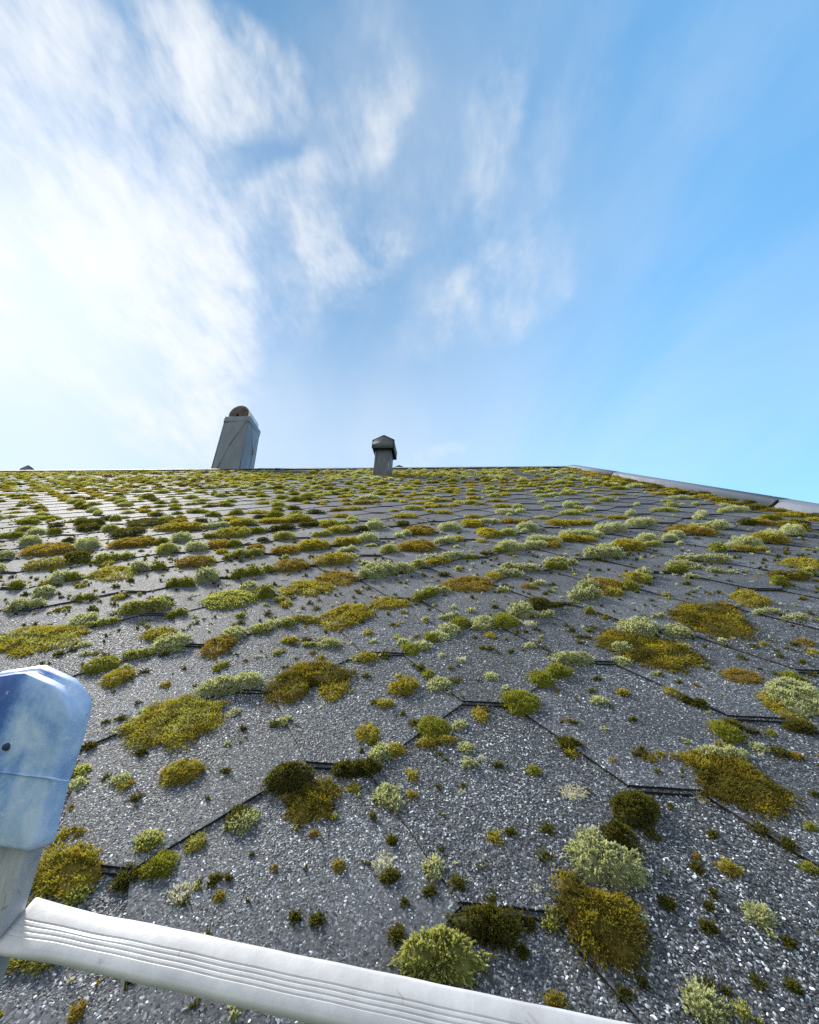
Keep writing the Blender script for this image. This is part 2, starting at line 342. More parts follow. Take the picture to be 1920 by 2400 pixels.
def build_roof():
    V, Fc, mids, tint = [], [], [], []
    def add(poly, mid, c):
        k = len(V); V.extend(poly); Fc.append(tuple(range(k, k + len(poly)))); mids.append(mid); tint.extend([c] * len(poly))
    j0 = int(math.floor(EAVE_V / B)) - 2; j1 = int(RIDGE_V / B) + 1
    for j in range(j0, j1 + 1):
        for i in range(int(LEFT_U / A) - 2, int(VERGE_U / A) + 3):
            if (i + j) % 2: continue
            u0, v0 = i * A, j * B
            near = abs(v0) < 1.4 and -2.2 < u0 < 1.8
            jt = 0.0016
            lift = random.uniform(-0.0006, 0.0007); c = random.uniform(0.86, 1.10)
            cl, cr_ = u0 - CROP + random.uniform(-jt, jt), u0 + CROP + random.uniform(-jt, jt)
            dv = random.uniform(-0.0012, 0.0012)
            h = lambda v: T * (1 - (v - v0) / B) + lift       # 2T at the crop's row - B ... falls up the slope
            # outline of the part that shows, plus a tuck under the layers above
            e = 0.012
            n_ = lambda u, v: (u, v, T * (1.0 - (v - v0 - 0.0) / B) + T + lift)
            pL = (u0 - A + CROP, v0 + B, T + lift); pR = (u0 + A - CROP, v0 + B, T + lift)
            bl = (cl, v0 + dv, 2 * T + lift); br = (cr_, v0 + dv, 2 * T + lift)
            tl = (u0 - CROP - e, v0 + 2 * B + e, -0.0006 + lift * .3); tr_ = (u0 + CROP + e, v0 + 2 * B + e, -0.0006 + lift * .3)
            pRx = (pR[0] + e * .6, pR[1] + e * .4, pR[2]); pLx = (pL[0] - e * .6, pL[1] + e * .4, pL[2])
            st, am = (0.012, 0.0005) if near else (9, 0)
            low = wavy(pLx, bl, st, am) + wavy(bl, br, st, am) + wavy(br, pRx, st, am) + [pRx]
            poly = low + [tr_, tl]
            P = clip_v(clip_u(poly, VERGE_U), EAVE_V, False) if (u0 + A > VERGE_U or v0 < EAVE_V + 0.01) else poly
            P = clip_v(P, RIDGE_V, True) if v0 + 2 * B > RIDGE_V - 0.02 and len(P) > 2 else P
            if len(P) < 3: continue
            TILES.append((i, j))
            add(P, 0, (c, c, c * random.uniform(0.98, 1.03)))
            # the butt edges facing down the slope
            for a_, b_ in zip(low[:-1], low[1:]):
                if max(a_[0], b_[0]) > VERGE_U or min(a_[1], b_[1]) < EAVE_V or max(a_[1], b_[1]) > RIDGE_V: continue
                add([a_, (a_[0], a_[1], a_[2] - T * 1.75), (b_[0], b_[1], b_[2] - T * 1.75), b_], 1, (1, 1, 1))
            # second layer showing as a thin ledge under the short edge
            if near and br[0] < VERGE_U and v0 > EAVE_V + .01:
                g = 0.0045; z1, z2 = T * 1.05 + lift, -0.0004
                a_, b_ = (bl[0] + 0.002, bl[1] - g, z1), (br[0] - 0.002, br[1] - g * 0.8, z1)
                add([(a_[0], a_[1] + g + .004, z1), a_, b_, (b_[0], b_[1] + g + .004, z1)], 0, (0.8, 0.8, 0.82))
                add([a_, (a_[0], a_[1], z2), (b_[0], b_[1], z2), b_], 1, (1, 1, 1))
    # deck under the shingles and the far slope
    V = W(np.array(V))
    roof = mesh('roof', V, Fc, [M_TILE, M_EDGE], house, cols=np.array(tint), mids=mids)
    ry = RIDGE_V * cS
    base = np.array([(LEFT_U, EAVE_V + .002, -0.004), (VERGE_U, EAVE_V + .002, -0.004), (VERGE_U, RIDGE_V, -0.004), (LEFT_U, RIDGE_V, -0.004)])
    v, f = extrude_poly(W(base), MR @ np.array([0, 0, -0.06])); mesh('roof_deck', v, f, mat_plain('deck_wood', (0.22, 0.15, 0.09)), house)
    back = W(base); back[:, 1] = 2 * ry - back[:, 1]
    v, f = extrude_poly(back[::-1], np.array([0, sS, cS]) * -0.06)
    bo = mesh('back_slope', v, f, M_TILE, house, cols=np.ones((len(v), 3)))
    return roof
roof = build_roof()

def flakes():
    """loose slate chips bedded in the bitumen, where they can be told apart"""
    N = 1300000
    # roof area in view, denser close by
    uu = rng.uniform(-1.1, 1.05, N); vv = rng.uniform(EAVE_V + .01, 1.15, N)
    P = np.stack([uu, vv, np.zeros(N)], 1)
    D = (P - CAM); dep = D @ FW; X = 960 + F_PX * (D @ RT) / dep; Y = 1200 - F_PX * (D @ UP) / dep
    keep = (dep > .1) & (X > -160) & (X < 2080) & (Y < 2500) & (rng.random(N) < np.clip((1.05 - dep) / 0.65, 0, 1))
    P, dep = P[keep], dep[keep]; n = len(P)
    # the lattice height at each chip: the topmost tile there
    i0 = P[:, 0] / A; j0 = P[:, 1] / B
    # nearest tile: choose the (i, j) lattice tile whose visible hexagon holds the point
    best = np.full(n, -1e9); hh = np.zeros(n)
    for dj in range(-3, 1):
        for di in range(-2, 3):
            jj = np.floor(j0) + dj + 0; ii = np.floor(i0) + di
            ok = ((ii + jj) % 2 == 0)
            du = np.abs(P[:, 0] - ii * A); dv = P[:, 1] - jj * B
            lowv = np.clip((du - CROP) / (A - 2 * CROP), 0, None) * B
            ok &= (dv >= lowv + 0.0005) & (du < A - CROP + .001) & (dv < 2 * B)
            sel = ok & (jj < -best * 1 if False else ok) & (-jj > -1e9)
            cand = sel & (jj > -1e9)
            # lower row lies on top
            better = cand & ((best == -1e9) | (jj < best))
            pr = 2 * T - T * dv / B
            hh = np.where(cand & ((best == -1e9) | (pr > hh)), pr, hh); best = np.where(cand & (best == -1e9), jj, best)
    L = np.clip(rng.lognormal(np.log(0.00105), 0.32, n), .0006, .0018) * np.where(dep > .8, 1.1, 1.0); wd = L * rng.uniform(0.38, 0.75, n); hg = L * rng.uniform(0.18, 0.45, n)
    ang = rng.uniform(0, 2 * np.pi, n)
    ax = np.stack([np.cos(ang), np.sin(ang), rng.normal(0, .16, n)], 1); bx = np.stack([-np.sin(ang), np.cos(ang), rng.normal(0, .22, n)], 1)
    c = P.copy(); c[:, 2] = hh + 0.0004
    nz = np.zeros((n, 3)); nz[:, 2] = 1
    ring = []
    for k, (sx, sy_) in enumerate(((-1, -.25), (-.35, -.95), (.7, -.7), (1, .2), (.4, .95), (-.65, .75))):
        ring.append(c + ax * (L * sx * rng.uniform(.8, 1.15, n))[:, None] + bx * (wd * sy_ * rng.uniform(.8, 1.2, n))[:, None])
    top = c + nz * hg[:, None] + ax * (L * rng.uniform(-.6, .6, n))[:, None] + bx * (wd * rng.uniform(-.5, .5, n))[:, None]
    V = np.stack(ring + [top], 1).reshape(-1, 3)
    b = np.arange(n) * 7
    tris = np.concatenate([np.stack([b + k, b + (k + 1) % 6, b + 6], 1) for k in range(6)])
    g = rng.random(n)
    pt = np.zeros(n)
    for q in range(9):
        a_ = rng.uniform(0, 6.28); fr = rng.uniform(9, 60); pt += np.sin((c[:, 0] * math.cos(a_) + c[:, 1] * math.sin(a_)) * fr + rng.uniform(0, 6.28))
    g = np.clip(g + pt * .012, 0, 1)
    val = np.interp(g, [0, .45, .74, .90, 1], [.036, .072, .140, .32, .74])
    tintc = np.stack([val * rng.uniform(.86, .98, n), val * rng.uniform(.96, 1.04, n), val * rng.uniform(1.02, 1.18, n)], 1)
    o = mesh('slate_chips', W(V), [tris.astype(np.int32)], M_FLAKE, house, cols=np.repeat(tintc, 7, 0))
    o['kind'] = 'stuff'
flakes()

def ridge_and_verge():
    ry, rz = RIDGE_V * cS, RIDGE_V * sS + Z0
    # ridge cap: overlapping bent shingles
    parts = []; tint = []
    u = LEFT_U; hw = 0.11
    prof0 = [(-hw, 0.020), (-hw * .5, 0.026), (0, 0.032), (hw * .5, 0.026), (hw, 0.020)]
    while u < VERGE_U - .02:
        L_ = 0.34; u1 = min(u + L_, VERGE_U - .01)
        V = []
        for x, lift in ((u, 0.0075), (u1, 0.0005)):
            for s, q in prof0:
                y = s * cS; z = -abs(s) * sS
                V.append((x, ry + y, rz + z + q + lift))
        for x, lift in ((u, 0.0035), (u1, -0.003)):
            for s, q in prof0:
                V.append((x, ry + s * cS, rz - abs(s) * sS + q + lift))
        f = [(k, k + 1, k + 6, k + 5) for k in range(4)] + [(10 + k, 15 + k, 16 + k, 11 + k) for k in range(4)]
        f += [(k, 10 + k, 11 + k, k + 1) for k in range(4)] + [(0, 5, 15, 10), (4, 14, 19, 9)]
        parts.append((V, f)); u += 0.30
    V, Fc = join_geo(parts); c = np.repeat(rng.uniform(0.95, 1.25, len(parts)), 20)
    mesh('ridge_cap', V, Fc, M_TILE, house, cols=np.stack([c, c, c], 1))
    # verge: folded metal capping in lapped lengths
    joints = [EAVE_V - .02, 2.045, 4.831, RIDGE_V + .03]
    for k in range(3):
        a_, b_ = joints[k], joints[k + 1] + (0.05 if k < 2 else 0)
        ha, hb = 0.043, 0.043
        prof = lambda h: [(VERGE_U, 0.001), (VERGE_U - .012, .004), (VERGE_U - .012, .006), (VERGE_U + .002, .005), (VERGE_U + .006, h), (VERGE_U + .10, h + .006), (VERGE_U + .115, h - .006), (VERGE_U + .115, -0.13), (VERGE_U + .105, -0.13), (VERGE_U + .105, -.01), (VERGE_U + .02, -.01)]
        s = 0
        pa, pb = prof(ha + (0.0012 if k else 0)), prof(hb - .0004)
        n = len(pa)
        skew = 0.05 if k else 0
        V = [(p[0] - (0.0015 if k else 0), a_ + (skew * (p[1] / .05 if 0 <= p[1] <= .06 else 0)), p[1]) for p in pa] + [(p[0] + .001, b_, p[1]) for p in pb]
        f = [tuple(range(n))[::-1], tuple(range(n, 2 * n))] + [(i, (i + 1) % n, n + (i + 1) % n, n + i) for i in range(n)]
        vt = mesh('verge_trim', W(np.array(V)), f, M_VERGE, house)
        if k:                                              # dark lap at the joint
            q = np.array([(VERGE_U - .004, a_ + .075, .004), (VERGE_U - .004, a_ + .040, .004), (VERGE_U + .001, a_ - .022, .0505), (VERGE_U + .001, a_ + .012, .0505)])
            v_, f_ = extrude_poly(W(q), (.004, 0, 0))
            mesh('lap_joint', v_, f_, M_EDGE, vt)
    # back slope verge
    prof = [(VERGE_U, 0.0), (VERGE_U + .004, .052), (VERGE_U + .10, .058), (VERGE_U + .115, .04), (VERGE_U + .115, -.13), (VERGE_U + .10, -.13)]
    pts = np.array([(p[0], RIDGE_V + .02, p[1]) for p in prof]); q = W(pts); q[:, 1] = 2 * ry - q[:, 1]
    v, f = extrude_poly(q, np.array([0, cS, -sS]) * (RIDGE_V - EAVE_V + .03)); mesh('verge_trim', v, f, M_VERGE, house)
    # walls, fascia and soffit below the eaves (out of frame)
    brick = mat_plain('rendered_wall', (0.55, 0.52, 0.47), 0.9)
    ye = EAVE_V * cS; ze = EAVE_V * sS + Z0
    y0, y1 = ye + .35, 2 * ry - ye - .35
    zt = ze + .35 * sS / cS - .10
    x0, x1 = LEFT_U + .25, VERGE_U - .05
    Vw = [(x0, y0, 0), (x1, y0, 0), (x1, y1, 0), (x0, y1, 0), (x0, y0, zt), (x1, y0, zt), (x1, y1, zt), (x0, y1, zt), (x0, ry, rz - .10), (x1, ry, rz - .10)]
    Fw = [(0, 1, 5, 4), (1, 2, 6, 9, 5), (2, 3, 7, 6), (3, 0, 4, 8, 7)]
    mesh('wall', Vw, Fw, brick, house)
    white = mat_plain('white_board', (0.75, 0.75, 0.73), 0.6)
    v, f = box_geo(LEFT_U, VERGE_U + .1, ye + .012, ye + .034, ze - .22, ze - .062); mesh('fascia', v, f, white, house)
    v, f = box_geo(x0 - .1, x1, ye + .036, y0, ze - .21, ze - .19); mesh('soffit', v, f, white, house)
ridge_and_verge()

# ------------------------------------------------------------------ chimney and vents (parts of the house)
def chimney():
    ry, rz = RIDGE_V * cS, RIDGE_V * sS + Z0
    ch = empty('chimney', (0, 0, 0)); ch.parent = house
    tag(ch, 'tall grey sheet metal chimney with creased panels and a barrel cowl')
    xl, xr, yf, yb = -4.571, -4.031, ry + .15, ry + .65
    zb, zt = rz - .55, rz + 1.16
    tp = .028                                           # slight taper on the right and back
    P = lambda x, y, z: (x, y, z)
    # each face is broken into shallow pyramidal folds along its diagonals
    def quad(a_, b_, c_, d_, push):
        a_, b_, c_, d_ = map(np.array, (a_, b_, c_, d_))
        m_ = (a_ + b_ + c_ + d_) / 4 + np.array(push)
        e_ = a_ * .86 + b_ * .14 + np.array(push) * .25; g_ = c_ * .92 + d_ * .08 + np.array(push) * .25
        return [a_, b_, c_, d_, m_, e_, g_], [(0, 5, 4), (5, 1, 4), (1, 2, 4), (2, 6, 4), (6, 3, 4), (3, 0, 4)]
    z1 = rz - .02; xr2 = xr - .06
    A0, B0, C0, D0 = (xl, yf, z1), (xr, yf, z1), (xr, yb, z1), (xl, yb, z1)
    A1, B1, C1, D1 = (xl, yf, zt), (xr2, yf, zt), (xr2, yb - .03, zt), (xl, yb - .03, zt)
    parts = [quad(A0, B0, B1, A1, (0, -.065, 0)), quad(B0, C0, C1, B1, (.065, 0, 0)), quad(C0, D0, D1, C1, (0, .02, 0)), quad(D0, A0, A1, D1, (-.02, 0, 0))]
    v0, f0 = box_geo(xl, xr, yf, yb, zb, z1); parts.append((v0, f0))
    V, Fc = join_geo(parts); mesh('shaft', V, Fc, M_CHIM, ch)
    # folded creases running across the sheets
    cr = []
    def rib(p, q, nv, w_=.007):
        p, q, nv = np.array(p), np.array(q), np.array(nv); d = (q - p) / np.linalg.norm(q - p); sd = np.cross(d, nv) * w_
        V = [p - sd, p + sd, p + nv * .012, q - sd, q + sd, q + nv * .012]; cr.append((V, [(0, 2, 5, 3), (2, 1, 4, 5), (0, 1, 2), (3, 5, 4)]))
    e1_, e2_ = np.array(A0) * .86 + np.array(B0) * .14 + (0, -.018, 0), np.array(B1) * .92 + np.array(A1) * .08 + (0, -.018, 0)
    mF = (np.array(A0) + B0 + B1 + A1) / 4 + (0, -.065, 0)
    rib(e1_, mF, (0, -1, 0)); rib(mF, e2_, (0, -1, 0))
    mR = (np.array(B0) + C0 + C1 + B1) / 4 + (.065, 0, 0)
    rib(np.array(B0) * .4 + np.array(C0) * .6, mR, (1, 0, 0)); rib(mR, np.array(B1) * .75 + np.array(C1) * .25, (1, 0, 0)); rib(mR, np.array(C1) * .9 + np.array(B1) * .1, (1, 0, 0))
    V, Fc = join_geo(cr); mesh('sheet_crease', V, Fc, M_CHIM, ch)
    # standing corner beads
    bead = []
    for p, q in ((A0, A1), (B0, B1), (C0, C1)):
        p, q = np.array(p), np.array(q)
        v, f = extrude_poly([p + (-.008, -.008, 0), p + (.008, -.008, 0), p + (.008, .008, 0), p + (-.008, .008, 0)], q - p); bead.append((v, f))
    V, Fc = join_geo(bead); mesh('corner_bead', V, Fc, M_CHIM, ch)
    e = .016
    v, f = box_geo(xl - e, xr2 + e, yf - e, yb - .03 + e, zt - .015, zt + .105); bevel(mesh('collar', v, f, M_CHIM, ch), .006)
    v, f = box_geo(xl - e * .3, xr2 + e * .3, yf - e * .3, yb - .03 + e * .3, zt - .035, zt - .0152); mesh('shadow_gap', v, f, M_VENT, ch)
    # barrel cowl lying front to back, with its open mouth towards the eaves
    cx, cz, r = (xl + xr2) / 2 - .005, zt + .105 + .075, .205
    y0, y1 = yf + .02, yb - .05
    n = 28; V = []; Fc = []
    angs = [math.radians(-62 + 304 * k / (n - 1)) for k in range(n)]
    for y, rr in ((y0, r), (y1, r), (y1, r - .012), (y0, r - .012)):
        for a_ in angs: V.append((cx + rr * math.cos(a_), y, cz + rr * math.sin(a_)))
    for k in range(n - 1):
        for s in range(4):
            s2 = (s + 1) % 4; Fc.append((s * n + k, s * n + k + 1, s2 * n + k + 1, s2 * n + k))
    mesh('cowl_barrel', V, Fc, M_COWLB, ch, smooth=False)
    # domed end plate
    V = [(cx, y0 - .035, cz)]; Fc = []
    for q, (rr, yy) in enumerate(((.09, -.030), (.16, -.016), (.198, .004))):
        for a_ in angs: V.append((cx + rr * math.cos(a_), y0 + yy, cz + rr * math.sin(a_)))
    for k in range(n - 1):
        Fc.append((0, 1 + k, 2 + k))
        for q in range(2): Fc.append((1 + q * n + k, 1 + (q + 1) * n + k, 2 + (q + 1) * n + k, 2 + q * n + k))
    Fc.append((0, 1, n)); Fc.append((1, n + 1, 2 * n, n)); Fc.append((n + 1, 2 * n + 1, 3 * n, 2 * n))
    mesh('cowl_end', V, Fc, M_COWL, ch, smooth=True)
    V = [(cx + (p[0]) , y1, p[1]) for p in ((.2 * math.cos(a_), cz + .2 * math.sin(a_)) for a_ in angs)]
    mesh('cowl_back', V, [tuple(range(n))], M_COWL, ch)
chimney()
def vent(base, label, zdrop):
    ve = empty('roof_vent', tuple(base)); ve.parent = house; tag(ve, label)
    hw, dp = .099, .20
    v, f = box_geo(-hw, hw, 0, dp, -zdrop, .455); bevel(mesh('shaft', v, f, M_VENT, ve), .004)
    # corner laps
    v, f = join_geo([box_geo(-hw - .003, -hw + .018, -.004, -.0005, -zdrop, .44), box_geo(hw - .018, hw + .003, -.004, -.0005, -zdrop, .44)]); mesh('corner_lap', v, f, M_VENT, ve)
    H = .1365; y0, y1 = -.045, .245; za, zs, zb = .578, .505, .392
    t = .008
    out = [(-H, zb), (-H, zs), (0, za), (H, zs), (H, zb)]; inn = [(H - t, zb), (H - t, zs - t * .6), (0, za - t * 1.1), (-H + t, zs - t * .6), (-H + t, zb)]
    n = 5; V = [(x, y0, z) for x, z in out] + [(x, y1, z) for x, z in out] + [(x, y0 + t, z) for x, z in inn[::-1]] + [(x, y1 - t, z) for x, z in inn[::-1]]
    Fc = [(0, 1, 2, 3, 4), (9, 8, 7, 6, 5), (14, 13, 12, 11, 10), (15, 16, 17, 18, 19)]
    for k in range(4): Fc += [(k, 5 + k, 6 + k, k + 1), (10 + k, 11 + k, 16 + k, 15 + k)]
    Fc += [(0, 4, 14, 10), (5, 15, 19, 9), (0, 10, 15, 5), (4, 9, 19, 14)]
    mesh('hood', V, Fc, M_VENT, ve)
    # rolled rim round the gable
    rim = []
    for (xa, zq), (xb, zr) in zip(out[:-1], out[1:]):
        d = np.array([xb - xa, zr - zq]); nn = np.array([-d[1], d[0]]) / np.hypot(*d) * .006
        rim.append(extrude_poly([(xa, y0 - .004, zq), (xb, y0 - .004, zr), (xb + nn[0], y0 - .004, zr + nn[1]), (xa + nn[0], y0 - .004, zq + nn[1])], (0, .012, 0)))
    v, f = join_geo(rim); mesh('hood_rim', v, f, M_EDGE, ve)
    # flashing apron
    return ve
vp = roof_at(892.7, 1117)
vb = W(vp); vent(vb, 'dark grey square roof vent with gabled hood, standing on the slope', .18)
ry_, rz_ = RIDGE_V * cS, RIDGE_V * sS + Z0
cwld = W(CAM)
for px_, lab in ((65, 'gabled hood of a roof vent behind the ridge at its bare end'), (935.5, 'gabled hood of a roof vent just showing over the ridge beside the standing vent')):
    dd = MR @ ray(px_, 1094); yv = ry_ + .36; t_ = (yv - cwld[1]) / dd[1]; x_ = cwld[0] + dd[0] * t_
    apex = cwld[2] + (MR @ ray(px_, 1094))[2] * t_
    vent((x_, yv + .045, apex - .578 + .030), lab, .30)

# ------------------------------------------------------------------ ladder
M_ALU = None
def mat_alu():
    k = NT('worn_aluminium'); tc = k.n('ShaderNodeTexCoord'); P = tc.outputs['Object']
    n1 = k.n('ShaderNodeTexNoise', Scale=24.0, Detail=6.0, Roughness=0.65); k.l(P, n1.inputs['Vector'])
    n2 = k.n('ShaderNodeTexNoise', Scale=160.0, Detail=4.0, Roughness=0.7); k.l(P, n2.inputs['Vector'])
    n3 = k.n('ShaderNodeTexNoise', Scale=58.0, Detail=5.0, Roughness=0.75, Distortion=1.2); k.l(P, n3.inputs['Vector'])
    c = k.ramp(n1.outputs['Fac'], [(0.32, (0.45, 0.45, 0.465)), (0.66, (0.66, 0.655, 0.66))])
    c = k.mix(k.ramp(n2.outputs['Fac'], [(0.30, 0.30), (0.6, 0.0)]), c, (0.42, 0.40, 0.41))
    c = k.mix(k.ramp(n3.outputs['Fac'], [(0.64, 0.0), (0.74, 0.75)]), c, (0.33, 0.26, 0.24))
    k.l(c, k.b.inputs['Base Color']); k.b.inputs['Metallic'].default_value = 0.25
    k.l(k.ramp(n1.outputs['Fac'], [(0.3, 0.6), (0.7, 0.45)]), k.b.inputs['Roughness'])
    bp = k.n('ShaderNodeBump', Strength=0.05, Distance=0.002); k.l(n2.outputs['Fac'], bp.inputs['Height']); k.l(bp.outputs[0], k.b.inputs['Normal'])
    return k.m
def mat_cap():
    k = NT('worn_blue_plastic'); tc = k.n('ShaderNodeTexCoord'); P = tc.outputs['Object']
    sep = k.n('ShaderNodeSeparateXYZ'); k.l(P, sep.inputs[0])
    n1 = k.n('ShaderNodeTexNoise', Scale=28.0, Detail=8.0, Roughness=0.62, Distortion=0.5); k.l(P, n1.inputs['Vector'])
    n2 = k.n('ShaderNodeTexNoise', Scale=130.0, Detail=6.0, Roughness=0.75); k.l(P, n2.inputs['Vector'])
    n3 = k.n('ShaderNodeTexNoise', Scale=420.0, Detail=3.0, Roughness=0.7); k.l(P, n3.inputs['Vector'])
    mp = k.n('ShaderNodeMapping'); mp.inputs['Scale'].default_value = (60, 9, 9); k.l(P, mp.inputs[0])
    n4 = k.n('ShaderNodeTexNoise', Scale=1.0, Detail=4.0, Roughness=0.6); k.l(mp.outputs[0], n4.inputs['Vector'])
    # scuffed to white along the working edge (x grows towards the rungs)
    wear = k.n('ShaderNodeMapRange'); wear.inputs['From Min'].default_value = -0.046; wear.inputs['From Max'].default_value = -0.014
    k.l(sep.outputs[0], wear.inputs['Value'])
    s = k.math('ADD', k.math('ADD', 0.06, k.math('MULTIPLY', wear.outputs[0], 0.66)), k.math('MULTIPLY', k.math('SUBTRACT', n1.outputs['Fac'], 0.5), 1.5))
    s = k.math('ADD', s, k.math('MULTIPLY', k.math('SUBTRACT', n2.outputs['Fac'], 0.5), 0.5))
    s = k.math('ADD', s, k.math('MULTIPLY', k.math('SUBTRACT', n4.outputs['Fac'], 0.5), 0.6))
    c = k.ramp(s, [(0.0, (0.022, 0.085, 0.34)), (0.28, (0.06, 0.16, 0.45)), (0.55, (0.24, 0.40, 0.68)), (0.88, (0.46, 0.58, 0.78))])
    c = k.mix(k.ramp(n2.outputs['Fac'], [(0.60, 0.0), (0.66, 0.75)]), c, (0.62, 0.68, 0.75))
    c = k.mix(k.ramp(n3.outputs['Fac'], [(0.70, 0.0), (0.75, 0.85)]), c, (0.03, 0.07, 0.25))
    n5 = k.n('ShaderNodeTexNoise', Scale=16.0, Detail=6.0, Roughness=0.7); k.l(P, n5.inputs['Vector'])
    c = k.mix(k.ramp(n5.outputs['Fac'], [(0.64, 0.0), (0.78, 0.2)]), c, (0.42, 0.40, 0.38))
    k.l(c, k.b.inputs['Base Color']); k.b.inputs['Roughness'].default_value = 0.5
    bp = k.n('ShaderNodeBump', Strength=0.10, Distance=0.0015); k.l(n2.outputs['Fac'], bp.inputs['Height']); k.l(bp.outputs[0], k.b.inputs['Normal'])
    return k.m
def mat_stile():
    k = NT('grimy_aluminium'); tc = k.n('ShaderNodeTexCoord'); P = tc.outputs['Object']
    mp = k.n('ShaderNodeMapping'); mp.inputs['Scale'].default_value = (140, 22, 40); k.l(P, mp.inputs[0])
    n1 = k.n('ShaderNodeTexNoise', Scale=1.0, Detail=6.0, Roughness=0.65); k.l(mp.outputs[0], n1.inputs['Vector'])
    n2 = k.n('ShaderNodeTexNoise', Scale=70.0, Detail=6.0, Roughness=0.7, Distortion=1.0); k.l(P, n2.inputs['Vector'])
    c = k.ramp(n1.outputs['Fac'], [(0.3, (0.27, 0.28, 0.31)), (0.55, (0.38, 0.39, 0.41)), (0.75, (0.56, 0.56, 0.57))])
    c = k.mix(k.ramp(n2.outputs['Fac'], [(0.58, 0.0), (0.70, 0.8)]), c, (0.10, 0.085, 0.10))
    k.l(c, k.b.inputs['Base Color']); k.b.inputs['Metallic'].default_value = 0.3; k.b.inputs['Roughness'].default_value = 0.5
    return k.m
def build_ladder():
    global LAD
    alu, capm, stm = mat_alu(), mat_cap(), mat_stile()
    Pl = CAM + ray(52, 2172) * 0.254; Pr = CAM + ray(1300, 2446) * 0.212
    R = (Pr - Pl) / np.linalg.norm(Pr - Pl)
    upw = MR.T @ np.array([0, 0, 1.0])                       # world up in roof coordinates
    # ladder axis: square to the rung, leaned so that its edge runs as it does in the photo
    e1 = upw - R * (upw @ R); e1 /= np.linalg.norm(e1); e2 = np.cross(R, e1)
    def pix(P):
        d = P - CAM; z = d @ FW; return np.array([960 + F_PX * (d @ RT) / z, 1200 - F_PX * (d @ UP) / z])
    best = None
    for k in range(-60, 61):
        t = math.radians(k); L_ = math.cos(t) * e1 - math.sin(t) * e2
        p0, p1 = pix(Pl - L_ * .02), pix(Pl + L_ * .06)
        s = abs((p1[0] - p0[0]) / (p0[1] - p1[1]) - 0.30)
        if best is None or s < best[0]: best = (s, k, L_)
    Lx = best[2]; Nf = np.cross(R, Lx)                        # Nf points at the climber
    if Nf @ (CAM - Pl) < 0: Nf = -Nf
    print('ladder lean', best[1], 'R', MR @ R, 'L', MR @ Lx, 'edge', best[0])
    root = tag(empty('ladder', tuple(W(Pl))), 'worn aluminium ladder with a scuffed blue end cap, leaning on the roof edge', 'ladder')
    bas = np.stack([R, Lx, Nf], 1)                            # local (across, along, towards climber)
    Mloc = Matrix([[*(MR @ bas)[i], 0] for i in range(3)] + [[0, 0, 0, 1]])
    Mloc.translation = Vector(W(Pl)); root.matrix_world = Mloc
    LAD = root
    def loc(P): return bas.T @ (np.asarray(P) - Pl)
    def on_face(x, y, nf):                                    # photo pixel -> local point on the plane nf in front of the rung axis
        d = ray(x, y); q = Pl + Nf * nf; t = ((q - CAM) @ Nf) / (d @ Nf); return loc(CAM + d * t)
    e0 = [on_face(x, y, .010) for x, y in ((74, 2022), (40, 2132), (10, 2235))]
    xr = float(np.mean([e[0] for e in e0])); print('stile edge', [np.round(e, 4) for e in e0])
    cap_px = [(108, 1999), (123, 1988), (128, 1962), (135, 1935), (147, 1888), (159, 1841), (172, 1805), (183, 1771), (191, 1745), (198, 1718), (205, 1692), (208.6, 1670), (206, 1655), (193, 1634), (182, 1620), (169, 1607), (142, 1594), (116, 1583), (98, 1574), (80, 1570), (60, 1571), (41, 1576), (20, 1585), (0, 1592)]
    cap = [on_face(x, y, .016) - np.array([.0115, .0015, 0]) for x, y in cap_px]; print('cap', np.round(cap[0], 3), np.round(cap[11], 3), np.round(cap[-1], 3))
    wst = .072
    # stile: box with two rims on its face
    def stile(x0, x1, flip=False):
        f = .010
        prof = [(x0, -.004), (x1, -.004), (x1, f), (x1 - .006, f), (x1 - .008, f - .004), (x1 - .014, f - .004), (x1 - .016, f - .0015), (x1 - .019, f - .0015), (x1 - .021, f - .004),
                (x0 + .021, f - .004), (x0 + .019, f - .0015), (x0 + .016, f - .0015), (x0 + .014, f - .004), (x0 + .008, f - .004), (x0 + .006, f), (x0, f)]
        y0, y1 = -4.2, cap[0][1] + .03
        V, Fc = extrude_poly([(x, y0, z) for x, z in prof], (0, y1 - y0, 0))
        st = mesh('stile', V, Fc, stm, root); bevel(st, .0012, 2, 30)
        return st
    xr -= .0065
    st = stile(xr - wst, xr)
    W_ = .60
    xr2 = xr + W_
    st2 = stile(xr2, xr2 + wst)
    # end cap: outline from its worn right side, closed on the hidden left
    def endcap(parent, pts, depth, mirror_c=None):
        pts = np.array(pts)[:, :2]
        if mirror_c is not None: pts = np.stack([2 * mirror_c - pts[:, 0], pts[:, 1]], 1)[::-1]
        n = len(pts); fz = .016
        # body of rings: front face slightly crowned, rounded shoulders, lip at the back
        cen = pts.mean(0)
        rings = []
        for s, z, dy in ((.60, fz + .0010, 0), (.955, fz + .0007, 0), (.985, fz, 0), (.998, fz - .0018, 0), (1.0, fz - .005, 0), (1.0, fz - .0085, .0005), (1.004, fz - .0095, .002), (1.008, fz - .014, .0042), (.985, fz - .0155, .0042), (.9, fz - .0165, .003)):
            q = cen + (pts - cen) * s; q[:, 1] += dy * (q[:, 1] > cen[1] - .01)
            rings.append(np.column_stack([q, np.full(n, z)]))
        V = np.concatenate(rings); nr = len(rings)
        Fc = [tuple(range(n)), tuple(range((nr - 1) * n, nr * n))[::-1]]
        for r_ in range(nr - 1):
            for k in range(n): Fc.append((r_ * n + k, (r_ + 1) * n + k, (r_ + 1) * n + (k + 1) % n, r_ * n + (k + 1) % n))
